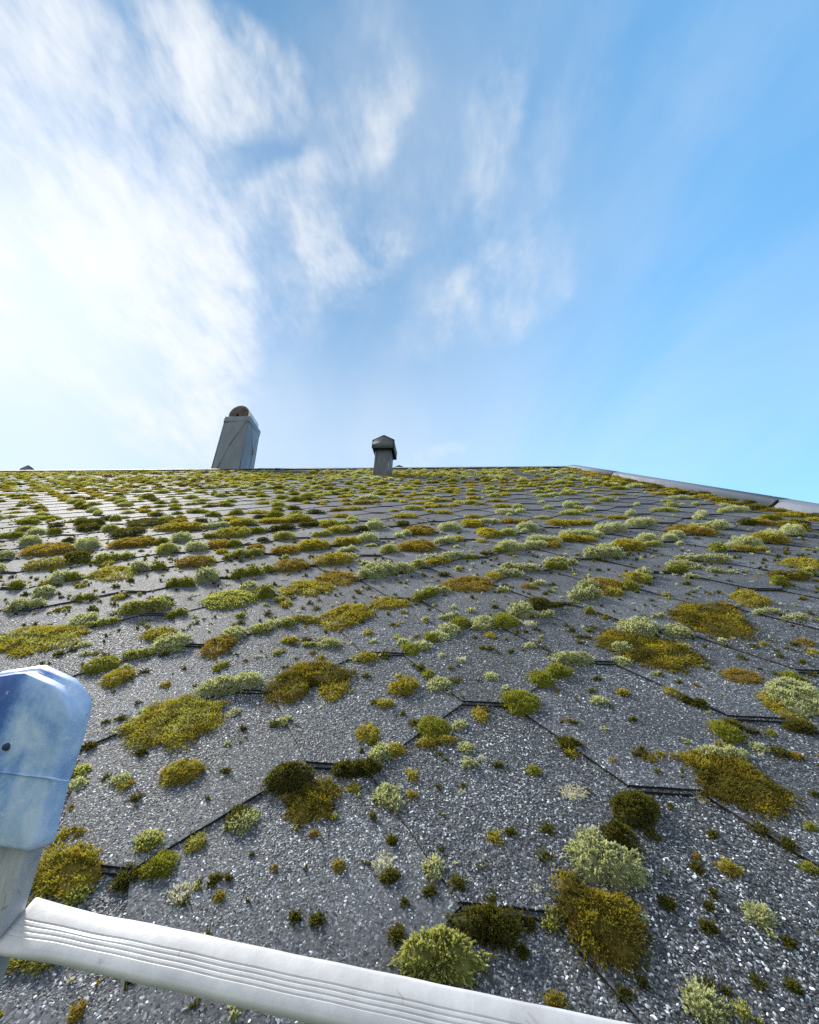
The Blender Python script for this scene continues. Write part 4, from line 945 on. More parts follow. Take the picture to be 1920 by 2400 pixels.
MOSS_TABLE = '''
Z 0 1450 2.695
P G .018 0,100 100,70 330,50 420,60 540,60 560,140 440,185 250,235 80,250 20,215 -40,230 -60,140 | long golden moss mat at the edge above the blue ladder cap
W 395 78 535 66 82 | pale bushy moss tuft crowning the golden mat above the blue cap
Y 560 68 750 28 34 | thin green moss thread trailing right of the pale tuft above the ladder cap
C 485 375 718 352 88 | smooth bright green moss cushion beside the top of the blue ladder cap
G 600 455 795 440 98 | small gold moss mat below the bright cushion beside the blue cap
Y 800 275 960 238 44; W 955 238 1200 196 95; B 1225 255 1415 255 130; W 1400 172 1545 152 90; Y 1590 112 1725 84 46; G 875 152 1070 146 76; C 1330 348 1420 346 56
P G .026 760,720 830,640 920,580 1040,520 1170,495 1300,500 1400,540 1415,640 1390,700 1290,760 1160,830 1020,850 860,830 780,790 | broad oval golden moss mat right of the blue ladder cap
W 1270 520 1620 474 108 | pale moss ridge joining the oval golden mat to the winding mat on its right
G 960 1085 1230 1082 140 | lone shaggy olive mat in open tile below the oval golden mat
W 690 1075 790 1070 60; G 740 1115 830 1102 62; Y 465 1045 570 1000 88; W 430 1125 550 1080 80; D 505 850 590 846 32; B 430 1262 480 1240 60
D 1420 1340 1560 1335 120 | ragged dark tuft with pale strands on the slanting edge below the shaggy mat
W 1490 1410 1660 1300 110; W 830 1475 990 1470 76; D 730 670 790 666 30; D 640 692 680 690 24; B 1005 455 1070 450 38; D 1390 1000 1450 998 26; D 1510 720 1550 718 26; W 1450 620 1500 618 36; D 840 890 915 884 36
Z 640 1450 2.695
P K .030 -50,440 0,400 100,330 200,275 330,285 440,290 500,350 505,400 430,440 300,430 240,450 200,510 70,575 0,580 -45,560 | big winding gold moss mat reaching left from the middle tile corner
P G .016 290,420 420,420 490,395 425,530 360,555 310,500 | gold moss tongue hanging down from the winding mat
W 280 195 430 190 50 | pale bar of moss lying alone in open tile above the winding mat
Y 190 186 270 182 20; G 55 168 160 162 38; G 505 275 660 278 58; D 690 258 740 254 34; D 915 345 960 342 36; C 940 388 1015 388 46
W 985 468 1112 468 82 | grey green moss tuft at the upper end of the slanting joint by the domed cushion
G 790 522 960 452 92 | bright yellow moss spray in the middle of a tile
G 700 592 780 552 58
C 1470 618 1706 622 150 | biggest domed green moss cushion sitting on a tile corner in the middle of the roof
G 1293 668 1370 662 92; 
C 900 775 1120 778 125 | domed green moss cushion with golden fringe, lower left of the biggest dome
G 940 830 1150 795 55; G 540 822 685 802 118
W 615 935 755 930 100 | pale rounded tuft at the end of the black tile edge left of centre
G 730 902 850 856 64
D 400 1012 660 992 72 | dark moss strip filling the short tile edge left of centre
P D .030 -50,1060 0,1000 90,950 200,935 260,960 240,1040 150,1100 60,1120 0,1120 -40,1100 | dark green moss mass at the left end of the black tile edge
P K .020 90,1110 240,1040 350,985 410,1040 420,1085 370,1120 385,1230 340,1290 230,1270 170,1350 110,1350 95,1240 70,1160 | bronze moss beard hanging below the dark mass left of centre
G 475 1105 545 1100 50; W 640 1192 790 1182 112; G 862 1052 920 1042 72; G 860 1172 915 1152 52; W 1185 862 1270 860 58; L 1292 912 1350 910 30; D 1405 966 1460 962 42
C 1610 1012 1700 1006 52; D 1190 1096 1215 1092 20; D 730 1450 780 1446 48; G 1400 1470 1470 1440 78; D 1480 1408 1535 1402 52; W 15 692 105 684 46; D 570 390 610 386 28; D 545 878 570 876 26; L 1180 285 1230 282 16
W 1340 402 1420 404 40; W 1450 480 1500 478 28; D 1350 210 1400 208 18; D 620 560 660 556 24; D 800 632 830 630 24
Z 1280 1450 2.695
P K .022 300,120 360,80 480,70 620,130 800,120 930,190 1000,250 1020,290 950,330 830,360 700,340 600,310 520,270 440,240 330,200 | wide golden mat with pale tufts on its upper edge, right of centre
W 500 135 772 130 100 | long pale moss cushion along the top of the wide golden mat
W 780 126 942 126 62; W 430 240 600 240 66; W 450 312 560 310 46; W 870 215 935 212 40; C 0 382 200 384 74; W 300 556 390 556 46; G 455 492 530 495 36; C -90 450 90 448 95
G 745 486 835 500 42; D 820 520 1000 586 44; D 280 100 300 98 18
P B .014 1090,345 1180,325 1330,350 1375,400 1300,435 1180,420 1100,375 | flat rust brown mat left of the big white tuft at the right edge
P G .016 1315,480 1380,450 1450,540 1530,620 1700,670 1600,700 1500,665 1380,570 | gold moss skirt under the big white tuft at the right edge
P W .034 1380,480 1440,400 1560,385 1700,440 1725,470 1800,540 1780,630 1700,650 1600,640 1500,590 1400,540 | big white shaggy moss tuft at the right edge
C 1545 436 1700 444 72 | green cushion behind the big white tuft at the right edge
D 1530 722 1740 748 62
C 1095 795 1296 806 116 | green cushion just above the large bronze mat on the right
D 1150 712 1260 712 54; D 1285 735 1345 738 30; C 1425 756 1470 752 36; W 1325 852 1410 852 42; B 1510 872 1610 915 40; G 1120 848 1190 842 44
P K .028 805,885 870,845 950,845 1020,840 1150,830 1280,920 1370,990 1450,1060 1540,1090 1600,1160 1610,1200 1550,1260 1450,1290 1330,1290 1260,1230 1180,1190 1040,1170 960,1130 920,1040 930,970 830,930 | large bronze brown moss mat straddling a tile edge on the right
W 1030 938 1290 935 92 | pale tuft growing out of the top of the large bronze mat
G 600 912 700 938 40; G 710 906 760 902 44; D 530 668 580 668 22
P D .026 425,1180 500,1110 570,1110 680,1130 690,1190 700,1260 670,1330 560,1340 470,1330 440,1260 | dark olive tussock hanging under the short black edge right of centre
L 120 1180 290 1160 80 | white lichen crust on bare tile between centre and the dark olive tussock
D 70 838 215 856 72 | dark moss lump on the long slanting joint right of centre
G 140 892 220 886 52
D 1285 1345 1400 1402 50; D 1460 1445 1570 1505 50; C 1650 1372 1740 1376 42; D 1690 1150 1740 1150 30; D 1045 1402 1095 1400 36; D 700 380 735 378 20; W 680 378 735 378 22; D 1000 335 1040 335 14; B 120 672 160 670 22; B 410 935 450 932 22
D 690 1010 730 1008 20; D 280 480 320 478 22; D 300 395 350 394 20; D 830 432 870 430 18
Z 1280 1900 2.695
P W .045 150,330 180,200 220,135 330,150 380,250 480,270 620,310 645,370 640,440 600,530 520,540 420,500 300,500 200,440 | tall pale moss tussock in the lower right, upper part of the biggest moss heap
P D .034 330,150 480,150 560,220 610,310 480,275 380,255 | dark green moss at the top corner of the biggest heap in the lower right
P K .040 50,400 160,390 230,450 300,510 430,500 540,560 580,620 600,720 620,830 650,960 640,1010 540,1050 440,1030 340,1020 250,940 190,850 130,800 40,620 60,500 | biggest bronze moss heap in the lower right, below the pale tussock
Y 0 772 110 764 90 | knotted grey green strand joining the dark bar to the biggest heap
C 1640 412 1740 418 50; G 1078 385 1235 450 70; D 745 658 830 652 72
W 1320 764 1470 754 108 | grey tuft alone on bare tile in the lower right corner
D 1020 816 1095 802 62; D 1010 655 1070 662 40; D 950 424 1015 424 58; B 920 312 970 328 26; D 1500 885 1580 908 46; D 1545 1192 1622 1205 70; D 600 1155 650 1150 52
W 945 1400 1190 1420 210 | grey tussock at the bottom edge right of the ladder rung
D 440 1205 540 1252 62; G -10 1245 130 1258 60; D 1140 1215 1180 1212 36
Z 640 1900 2.695
L 640 455 790 430 125 | white spiky lichen tuft on bare tile below centre
D 690 484 800 456 66 | dark moss knot on the lower side of the white spiky lichen
W 970 462 1086 452 112 | olive grey tuft on the faint tile joint below centre
D 960 572 1030 566 56; D 1150 572 1230 546 84; D 810 637 860 632 42
P D .028 1115,700 1180,640 1300,650 1440,645 1560,640 1580,740 1560,850 1500,885 1420,860 1300,830 1180,790 1120,760 | dark rectangular moss bar above the big yellow green cushion
D 1580 770 1640 790 80
P Y .062 790,960 830,850 900,800 1020,790 1160,800 1270,850 1330,930 1340,1010 1310,1080 1220,1125 1090,1120 960,1090 850,1060 795,1010 | big yellow green bushy moss cushion just above the ladder rung
D 740 885 822 884 96; D 1555 952 1620 946 56; D 100 747 170 742 66; D 235 772 315 766 68; D 725 242 780 236 50; B -12 412 25 402 42; D 1060 300 1085 296 22
Z 0 1900 2.695
P G .030 165,500 210,380 240,320 330,250 420,230 540,240 640,320 660,400 640,450 560,520 530,590 440,590 340,550 250,530 | thick golden moss mat between the blue cap and the ladder rung
G 330 250 470 200 66
Y 400 602 530 594 74 | pale shoots at the lower tip of the thick golden mat by the rung
D 700 528 870 486 92
C 870 498 1100 448 142 | domed green cushion right of the thick golden mat above the rung
G 1165 292 1280 274 94; Y 830 300 990 292 105
L 1040 640 1205 610 100 | white lichen crust on bare tile just above the ladder rung
D 1310 502 1385 492 56; D 1420 482 1465 472 42; G 1350 627 1410 612 80
G 20 1042 350 1004 112 | olive moss fringe showing below the left end of the rung
D 750 1095 850 1085 84; D 780 1182 830 1164 76; B 440 1385 530 1345 110; G -20 1362 22 1332 60
Z 0 1380 3.594
W 260 102 450 78 82 | loose pale moss wreath on bare tile at the left
W 50 198 350 174 62; W 55 188 190 182 70; C 625 118 800 92 46; G 920 102 1020 97 42; D 1035 72 1095 67 20
Y 1040 238 1395 198 118 | large pale green brush of moss standing on a tile edge left of centre
C 1410 252 1560 240 62 | small green cushion just right of the large pale brush
W 1320 107 1430 102 30; W 650 512 745 502 36; D 580 547 640 542 26; D 450 582 540 577 30; W 665 592 730 587 32; D 730 187 810 195 20; G 450 202 600 165 20; D 940 150 970 148 22; D 340 135 370 133 18; D 180 75 240 72 20
Z 0 1220 3.594
C 45 592 210 578 56; G 310 568 420 558 52; W 390 552 560 534 92; C 550 528 690 508 62
P G .022 690,480 760,450 880,400 1000,390 1140,410 1160,460 1100,500 900,530 820,500 | lumpy golden mat with pale crown, left of the large pale brush
W 1080 437 1235 428 62; C 1250 428 1400 418 62; B 1430 402 1740 396 78; C 1400 574 1620 562 72; W 1640 537 1865 502 88
B 150 328 640 274 92 | long rust and gold moss bank near the left edge
W 620 268 820 248 86 | grey moss head at the right end of the long rust bank
B 850 253 1250 233 76; C 1290 212 1420 202 46; W 1420 192 1600 182 62; Y 1290 292 1470 282 72; W 1560 277 1740 262 66
D 490 374 700 364 82 | dark hollow moss cushion behind a golden mat at the left
C 640 372 760 354 42; G 180 452 570 404 82; W -30 462 120 424 92; Y 770 372 930 358 62; Y 930 352 1120 324 52; G 850 402 950 392 46; W -40 342 110 328 56
D 880 154 1115 148 80 | dark brushy moss mound in the upper left field
W 150 227 330 213 62; D 510 187 620 183 30; D 690 178 770 173 20; D 670 113 860 93 66; Y 860 98 990 88 46; W 210 133 370 123 46; C 390 133 510 123 52; C 50 168 210 153 50; C -20 168 60 162 50
C 100 42 290 37 40; Y 105 97 290 92 36; D 400 73 530 63 40; D 590 62 830 52 56; D 1050 78 1400 53 70; B 1400 42 1540 37 40; G 1280 113 1740 83 60; D 1630 27 1740 22 30; G -20 243 70 223 60; Y 1215 168 1290 158 30
D 60 500 120 496 18; D 190 645 240 640 22; G 620 582 710 574 36; D 1070 535 1130 530 26; D 940 575 1000 572 24; D 440 570 520 562 22
Z 480 1220 3.594
W 0 78 200 60 46; G 190 58 440 42 48; G 480 33 860 18 40; D 800 62 960 52 36; G 960 62 1130 52 46; Y 1130 42 1290 18 26; C -20 152 70 152 36; G 70 157 370 143 72; C 350 118 520 108 46; D 565 103 760 78 46
Y 560 172 760 163 62; D 440 193 550 183 36; Y 920 143 1060 133 40; G 1040 123 1280 103 50; D 1270 103 1390 93 40; W 1370 83 1520 73 62
B 0 253 210 238 72; C 190 233 330 218 56; G 90 293 180 288 36; C 135 343 235 333 36; Y 240 328 500 293 62; B 360 258 500 248 36; G -40 392 110 372 72
B 600 303 800 283 72; G 800 273 1080 243 78; Y 640 333 710 328 30; G 1100 228 1330 208 56; W 1310 193 1480 173 62; W 1140 268 1270 263 36; Y 1360 228 1440 223 20; W 1590 153 1680 150 30; W 1650 133 1740 133 36; D 1620 57 1740 52 40
Y 1495 293 1640 278 62; B 1640 273 1950 268 88; C 250 498 480 463 66; Y 470 443 590 433 46
B 600 452 910 408 88 | rust and gold moss bank rising right along a slanting edge, left of centre
G 910 403 1310 363 88; W 1070 318 1270 318 36; W 1310 383 1400 383 28
W 1310 513 1530 484 82; W 1370 473 1740 453 82
P B .018 940,490 1000,440 1100,430 1270,460 1295,500 1240,550 1120,560 1000,530 | rusty oval moss mat above a golden bank, left of centre
P G .020 590,620 700,560 800,520 950,510 1100,560 1080,600 950,640 850,655 770,620 650,650 | golden moss bank running up to the rusty oval mat
W 300 622 430 612 76; C 410 668 590 653 92
P Y .028 -20,690 100,620 220,590 420,620 445,690 380,720 270,750 130,770 0,740 | tufted yellow green bank beside the large pale brush
Y 580 692 680 687 30; D 880 330 920 328 18; D 280 355 320 352 18; D 1270 615 1310 612 20; D 560 560 610 556 16
Z 480 1380 3.594
G 650 178 750 163 56; G 585 122 680 117 36; W 400 393 560 368 62; W 520 353 640 333 72; Y 650 333 765 313 66; G 740 275 950 295 42
P G .026 960,270 1050,200 1200,150 1380,130 1415,190 1390,250 1280,310 1170,370 1060,370 990,330 | thick golden moss mat pointing down at the tile joint, left of centre
P G .016 1390,130 1500,80 1600,80 1725,110 1740,150 1650,160 1550,180 1440,180 | narrow golden arm at the upper right of the thick mat left of centre
G 645 478 785 468 46; G 1340 408 1425 403 36; W 1630 493 1720 488 46; Y 260 263 330 258 36; D 280 313 325 308 26; D 500 242 540 240 20; Y 580 583 640 578 42; G 940 615 1020 610 40; D 850 145 905 142 20; L 400 605 460 600 24; D 1560 325 1600 322 18
Z 960 1220 3.594
W 255 93 440 83 56; B -20 133 235 123 66; G 500 68 660 58 56; W 600 33 760 28 36; W 240 208 390 193 46; G 385 183 470 178 40; G 610 158 800 153 76; Y 790 138 930 128 56; W 930 98 1100 93 62; W 940 108 1010 108 26; G 590 193 655 190 30
G 1215 58 1390 53 50; G 1390 47 1560 32 36; W 1620 118 1740 113 62; W 1570 143 1650 138 36; W 770 273 960 258 76; W 930 258 1000 253 46; C 710 283 815 278 40; D 635 308 720 293 26; W 1000 248 1160 238 56; W 1040 208 1290 193 56; B 1150 243 1310 243 66
W 1310 153 1560 148 62; G 1290 183 1560 188 46; W 1525 333 1800 323 88 | 
W 1625 243 1760 238 36; W 310 348 460 323 62; C 465 328 575 328 40; W 160 363 350 353 56; G 160 398 350 368 46; Y 60 418 150 393 56; C -10 448 55 433 46
C 1160 423 1330 423 60 | green cushion under a pale ledge of moss, right of centre
W 1160 368 1395 384 50
W 790 433 1080 433 62 | long pale moss spray pointing right, just right of the rusty brown mat
W 720 473 940 483 62; G 690 523 820 513 70
P B .022 245,560 330,500 500,480 650,490 710,540 680,600 540,605 430,600 330,600 | wide rusty brown mat in the middle of the field
W 130 628 340 613 56; C 65 693 230 644 62; B 955 593 1080 588 42; W 1060 557 1150 552 36; W 750 603 835 603 36
P B .024 1450,510 1560,490 1700,500 1810,560 1750,640 1640,640 1560,590 | rusty moss mat flanked by white tufts, right of centre
W 1400 692 1620 664 100 | bushy white tuft at the lower left of the rusty mat right of centre
W 1440 593 1620 593 76; D 265 478 330 473 28; Y 395 438 445 433 30; W 385 240 425 238 20; D 1190 558 1235 554 20; D 1130 645 1170 642 20
Z 1440 1220 3.594
W 200 63 350 43 56; W -30 108 140 93 62; B 580 133 950 128 72; W 690 113 840 108 42; W 640 57 710 57 20; Y 725 73 860 68 36; W 865 83 1010 73 56; W 455 183 560 173 46; W 450 143 605 153 46
D 1070 43 1230 48 50; B 1230 47 1400 47 46; W 1450 133 1640 143 76; K 1570 103 1740 103 70; D 1580 63 1690 53 50; G 1190 193 1520 203 66
W 1250 143 1460 153 52; W 1280 183 1430 188 56; C 825 278 970 283 70
W 990 218 1260 238 72 | white domed moss ridge on the right, beside a green cushion
W 900 243 1030 258 46; G 1040 268 1320 268 36; G 90 268 320 253 76; W 200 198 395 203 70; Y 290 228 400 218 40
W 530 343 770 348 42; B 620 413 755 413 66; C 480 453 630 443 62; W 490 408 680 403 56; W 640 417 745 417 30; W 750 353 985 363 60
P G .020 1370,370 1450,320 1600,320 1760,350 1760,430 1600,420 1450,400 | bright golden bar of moss at the right edge
K 1330 493 1640 513 62; C 1330 563 1500 573 78 | 
Y 1640 473 1740 473 50; G 130 533 350 523 70; W 210 473 330 473 56; C 120 603 225 593 76; G -20 653 110 633 62; W 620 493 720 493 36; W 800 447 925 447 36; W 950 452 1020 452 20
P G .026 975,650 1050,600 1130,585 1200,630 1300,690 1340,715 1200,745 1080,740 1000,690 | yellow green moss hump above the big golden oval on the right
W 540 211 600 209 26; D 610 550 655 547 22; D 290 560 325 556 26; D 1010 330 1050 327 16; G 415 650 485 646 26; D 870 630 910 626 20
Z 1440 1380 3.594
P K .026 440,220 490,180 600,135 730,130 880,130 1000,160 1060,210 1080,260 1170,350 1190,440 1150,465 1000,430 850,420 740,410 650,350 540,330 470,280 | big golden oval mat on the right with a dark hollow
W 940 277 1010 272 36; W 720 205 820 205 36; B 930 193 1060 193 50; W 1190 223 1400 228 42; W 1480 288 1640 283 46; W 320 267 430 264 36; W 880 467 950 467 26
B 1590 493 1710 493 50; D 1510 502 1570 500 30; D 750 507 790 504 20; G 1690 583 1760 583 60; G 1230 497 1310 502 30; D 1380 605 1430 603 18; D 1570 660 1630 658 26; D 1150 515 1215 512 18
Z 960 1380 3.594
D 1005 184 1205 189 88 | dark domed cushion behind a frosted one, right of centre
W 860 254 1060 259 104; W 1040 254 1215 249 50; D 1205 158 1295 153 30; C 1495 223 1575 218 50; C 1630 268 1695 263 36
C 715 353 950 348 116 | domed green cushion with white lichen scrap beside it, centre of the field
L 970 327 1090 322 40 | scrap of white lichen beside a domed green cushion in the centre
C 360 348 510 348 86; W 515 354 700 369 96; G 690 433 750 423 60; W 260 403 440 393 82; W 250 463 360 433 82; C 160 473 270 453 76; C -20 594 110 574 104; W 100 543 210 513 72
W 260 267 350 264 40; W 350 247 425 242 28; W 480 214 560 212 34; W 100 287 175 284 36; W 340 182 400 182 24; L 410 632 490 627 36; W 980 513 1070 513 42
W 1240 654 1520 664 88 | pale fringed moss cushion on the short tile edge right of the biggest dome
D 690 180 745 178 22; D 1300 330 1345 328 18; D 1060 370 1100 367 28; D 600 525 655 521 24; L 240 590 300 585 26; D 720 180 750 178 24; D 1510 385 1530 383 14
'''
NUM = 'first second third fourth fifth sixth seventh eighth ninth tenth eleventh twelfth'.split()
def parse_table():
    items = []
    for line in MOSS_TABLE.strip().splitlines():
        line = line.strip()
        if not line: continue
        if line.startswith('Z '):
            ox, oy, s = map(float, line.split()[1:]); continue
        body, _, lab = line.partition('|'); lab = lab.strip()
        for ent in body.split(';'):
            t = ent.split()
            if not t: continue
            if t[0] == 'P':
                pts = [tuple(float(q) for q in p.split(',')) for p in t[3:]]
                items.append(dict(sp=t[1], H=float(t[2]), poly=[(ox + x / s, oy + y / s) for x, y in pts], lab=lab))
            else:
                x0, y0, x1, y1, h = map(float, t[1:6])
                items.append(dict(sp=t[0], st=(ox + x0 / s, oy + y0 / s, ox + x1 / s, oy + y1 / s, h / s), lab=lab))
    return items
def tile_base(P):
    """height of the shingle surface at roof points (n, 2): the topmost layer of the lattice there"""
    P = np.atleast_2d(P); out = np.zeros(len(P))
    i0, j0 = np.floor(P[:, 0] / A), np.floor(P[:, 1] / B)
    for dj in range(-3, 1):
        for di in range(-2, 3):
            jj, ii = j0 + dj, i0 + di
            du = np.abs(P[:, 0] - ii * A); dv = P[:, 1] - jj * B
            lowv = np.clip((du - CROP) / (A - 2 * CROP), 0, None) * B
            ok = ((ii + jj) % 2 == 0) & (dv >= lowv) & (du < A - CROP + .001) & (dv < 2 * B)
            out = np.where(ok, np.maximum(out, 2 * T - T * dv / B), out)
    return out
def finish(geo, name, origin):
    V, F, C = geo.out()
    V = V.copy(); V[:, 2] += 0.3 * T + 0.7 * tile_base(V[:, :2])
    o3 = W(np.array([origin[0], origin[1], 0.0]))
    o = mesh(name, W(V) - o3, F, M_MOSS, cols=C); o.location = o3
    return o
def build_moss():
    items = parse_table()
    recs = []
    for k, it in enumerate(items):
        sp = it['sp']
        if 'poly' in it:
            pts = np.array([roof_at(x, y)[:2] for x, y in it['poly']])
            nxt = np.roll(pts, -1, 0); cr_ = pts[:, 0] * nxt[:, 1] - nxt[:, 0] * pts[:, 1]; ar = cr_.sum() / 2
            cen = ((pts + nxt) * cr_[:, None]).sum(0) / (6 * ar)
            dep = depth_of((*cen, 0)); Hh = it['H'] * (.42 if it['sp'] in 'YW' else .75 if it['sp'] == 'D' else .34) * min(1.0, .62 + .5 * max(dep - .3, 0))
            # the outline is read with the growth standing up: draw its far side back down to the roof
            vd = cen - CAM[:2]; dist = np.linalg.norm(vd); vd /= dist
            sh = Hh * .62 * dist / CAM[2]
            far = (pts - cen) @ vd
            pts = pts - np.outer(np.where(far > 0, np.minimum(sh, far * .55), 0), vd)
            lobes = [(cen - vd * 0, polyrad(cen, pts, k), Hh, dep)]
            px = np.array(it['poly']); area = np.ptp(px[:, 0]) * np.ptp(px[:, 1])
        else:
            lobes, c = strip_lobes(sp, *it['st'], 1000 + k * 17)
            cen = np.mean([l[0] for l in lobes], 0); dep = lobes[0][3]
            x0, y0, x1, y1, h = it['st']; area = abs(x1 - x0) * h
        recs.append(dict(it, lobes=lobes, cen=cen, dep=dep, area=area, k=k))
    order = sorted(recs, key=lambda r: -r['area'])
    keep = {r['k'] for r in order if r['lab']}
    for r in order:
        if len(keep) >= 296: break
        keep.add(r['k'])
    # tile rows counted upwards from the ladder, used to tell look-alikes apart
    v_low = -0.33
    rows = {}
    for r in recs:
        if r['k'] in keep and not r['lab']:
            r['row'] = int((r['cen'][1] - v_low) / (2 * B)) + 1
            rows.setdefault((r['sp'], r['row']), []).append(r)
    cols = {}
    for (sp, row), rs in rows.items():
        rs.sort(key=lambda r: r['cen'][0]); n = len(rs)
        short = {'G': 'golden mat', 'K': 'bronze mat', 'B': 'rust mat', 'C': 'green cushion', 'D': 'dark clump', 'Y': 'yellow green clump', 'W': 'pale tuft', 'L': 'lichen'}[sp]
        for q, r in enumerate(rs):
            u0, v0 = r['cen']; i = round(u0 / A); j = v0 / B
            w_ = r['area']
            size = 'tiny' if w_ < 250 else 'small' if w_ < 900 else 'plain' if w_ < 2600 else 'broad'
            # what it grows on: a short bottom edge, a slanting joint, or open tile
            best = min(((abs(u0 - ii * A), abs(v0 - jj * B)) for jj in range(int(j) - 1, int(j) + 3) for ii in range(i - 2, i + 3) if (ii + jj) % 2 == 0), key=lambda d: d[0] + d[1] * 1.5)
            on = 'on short edge' if best[0] < CROP * 1.5 and best[1] < .03 else 'by slanting joint' if best[1] < B * .9 and abs(best[0] - CROP - best[1] / B * (A - 2 * CROP)) < .035 else 'on open tile'
            noun = {'G': 'golden moss mat', 'K': 'bronze moss mat', 'B': 'rust brown moss mat', 'C': 'green moss cushion', 'D': 'dark moss clump', 'Y': 'yellow green moss clump', 'W': 'pale moss tuft', 'L': 'white lichen patch'}[sp]
            rank = 'only one in' if n == 1 else (NUM[q] if q < 12 else str(q + 1) + 'th') + ' from left in'
            rown = NUM[row - 1] if row <= 12 else str(row) + 'th'
            r['lab'] = f'{size} {noun}'.replace('plain ', '') + f' {on}, {rank} {rown} tile row up'
    seen = set()
    rest = Geo(); nrest = 0
    for r in recs:
        one = r['k'] in keep
        geo = Geo() if one else rest
        org = r['cen'] if one else np.zeros(2)
        for q, (cen, rad, H, dep) in enumerate(r['lobes']):
            lobe(geo, r['sp'], cen, rad, H, dep, 5000 + r['k'] * 7 + q, dens=1.15, mixk='D' if r['sp'] == 'K' else ('Y' if r['sp'] == 'G' and r['k'] % 3 == 0 else None))
        if one:
            o = finish(geo, KIND[r['sp']][0], r['cen'])
            lab = r['lab']
            assert lab not in seen, lab
            seen.add(lab)
            tag(o, lab, 'lichen' if r['sp'] == 'L' else 'moss', GROUP[KIND[r['sp']][0]])
        else: nrest += 1
    for l_ in seen:
        if len(l_.split()) > 16: print('LONG', l_)
    print('moss things', len(seen), 'small rest', nrest)
    # ---------------- the far field: too many to count, one mass
    far = rest; cnt = 0
    y_lim = 1226
    TS = sorted(set(TILES))
    for (i, j) in TS:
        u0, v0 = i * A, j * B
        if v0 > RIDGE_V - .16 or v0 < EAVE_V: continue
        topfade = np.clip((RIDGE_V - v0 - .2) / .7, .12, 1)
        r = np.random.default_rng((i + 500) * 7919 + (j + 500) * 104729)
        P0 = np.array([u0, v0, 0]); d = P0 - CAM; dep = d @ FW
        X, Y = 960 + F_PX * (d @ RT) / dep, 1200 - F_PX * (d @ UP) / dep
        aside = dep < .12 or X < -60 or X > 1980                  # past the edges of the view the growth goes on
        if (not aside and v0 < .9) or u0 < -9.6: continue
        if dep < .12: X = 2000 if u0 > 0 else -100
        X = min(max(X, -400), 2300)
        if aside and v0 < 1.2 and np.random.default_rng((i + 500) * 31 + j + 500).random() < .35: continue
        fv = np.clip((v0 - 1.5) / 3.0, 0, 1)
        left = np.clip((900 - X) / 900, -.6, 1)
        def sp_pick():
            p = np.array([.30 + .06 * fv, .08, .10 - .04 * fv, .15, .10 if X < 800 else .03, .24 + .1 * fv, .08 if X < 900 else .22])
            q = .5 + .5 * np.array([vnoise(np.array([[u0, v0]]), 3.0, 200 + s_)[0] for s_ in range(7)]); p = p * np.clip(q, .08, None) ** 1.6
            return 'GKBCDYW'[r.choice(7, p=p / p.sum())]
        spots = []
        bare = vnoise(np.array([[u0, v0]]), 2.2, 77)[0]          # thinner and thicker areas of growth
        pe = (.68 + .10 * left + .26 * bare) * topfade
        # short edge, the two slanting joints, and open tile
        if r.random() < pe: spots.append((u0 + r.normal(0, .012), v0 - .004 + r.normal(0, .008), CROP * r.uniform(1.0, 2.3), r.uniform(.016, .036), 0))
        for sgn in (1, -1):
            pj = (.62 if sgn > 0 else .36) * (1 if X < 1000 else .62) + .24 * bare
            for t in (.22, .5, .78):
                if r.random() < pj * (.62 + .06 * fv) * topfade:
                    uu = u0 + sgn * (CROP + t * (A - 2 * CROP)); vv = v0 + t * B
                    spots.append((uu + r.normal(0, .01), vv + r.normal(0, .01), r.uniform(.024, .060), r.uniform(.010, .024), sgn * math.atan2(B, A - 2 * CROP)))
        for _ in range(r.poisson(.4)):
            spots.append((u0 + r.uniform(-.12, .12), v0 + r.uniform(.05, .24), r.uniform(.006, .020), r.uniform(.006, .014), 0))
        if u0 > VERGE_U - .35:
            for _ in range(3): spots.append((VERGE_U - r.uniform(.02, .14), v0 + r.uniform(0, B), r.uniform(.02, .06), r.uniform(.015, .04), 0))
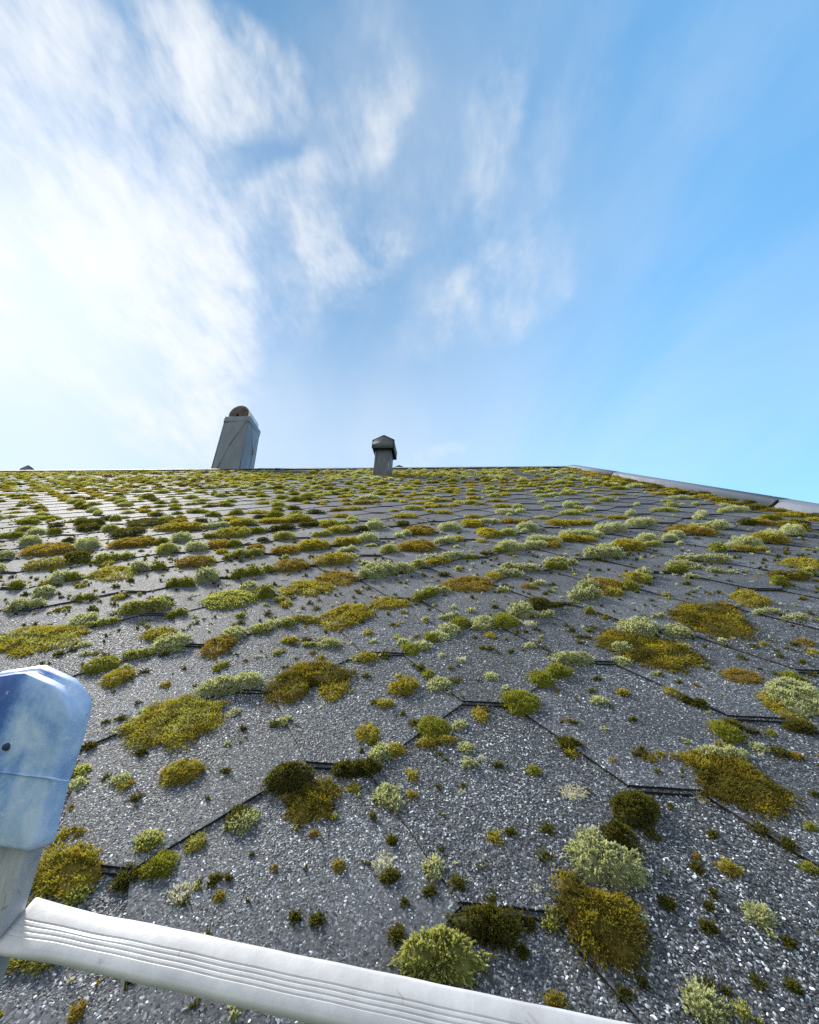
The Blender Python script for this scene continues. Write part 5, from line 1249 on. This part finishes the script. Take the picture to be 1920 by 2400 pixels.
        for (u_, v_, ru, rv, rot) in spots:
            pd = np.array([u_, v_, 0]) - CAM; z_ = pd @ FW; yy = 1200 - F_PX * (pd @ UP) / z_
            xx = 960 + F_PX * (pd @ RT) / z_
            rp = 1.9 * ru * F_PX / max(abs(z_), .08) + 30
            if (yy > y_lim and (z_ > .05 and -rp < xx < 1920 + rp or z_ <= .05 and abs(u_ - CAM[0]) < .4)) or u_ > VERGE_U - .015 or v_ > RIDGE_V - .24: continue
            if abs(u_ - vp[0]) < .16 and -.06 < v_ - vp[1] < .3: continue
            sp = sp_pick() if u_ < VERGE_U - .16 else 'BKDG'[r.integers(4)]
            Hh = FORM[sp][0] * 1.25 * min(ru, rv * 1.4) * r.uniform(.6, 1.35) + .003
            lobe(far, sp, (u_, v_), ell(ru, rv, rot, int(r.integers(1 << 30))), min(Hh, HMAX[sp]), max(z_, .75) if aside else z_, int(r.integers(1 << 30)), dens=.8)
            cnt += 1
    # ---------------- specks of young moss and lichen scattered over the nearer tiles
    r = np.random.default_rng(31)
    ns = 0
    for _ in range(5200):
        u_, v_ = r.uniform(-2.6, VERGE_U - .02), EAVE_V + .02 + (r.random() ** 1.5) * 2.4
        pd = np.array([u_, v_, 0]) - CAM; z_ = pd @ FW
        if z_ < .15: continue
        X, Y = 960 + F_PX * (pd @ RT) / z_, 1200 - F_PX * (pd @ UP) / z_
        if not (-30 < X < 1950 and 1215 < Y < 2430): continue
        if z_ < .7 and r.random() < .45: continue
        rr = min(r.lognormal(math.log(.0034), .45), .009)
        sp = 'DDDDWDYBKDDL'[r.integers(12)]
        lobe(far, sp, (u_, v_), ell(rr, rr * r.uniform(.6, 1), r.uniform(0, 3), int(r.integers(1 << 30)), .3), rr * r.uniform(.35, .8) if sp != 'L' else .001, max(z_, .5), int(r.integers(1 << 30)), dens=.7); ns += 1
    o = finish(far, 'moss_cover', np.zeros(2))
    tag(o, 'countless small moss cushions covering the upper roof up to the ridge', 'moss', kind='stuff')
    print('far moss', cnt, 'specks', ns, 'verts', len(o.data.vertices))
build_moss()
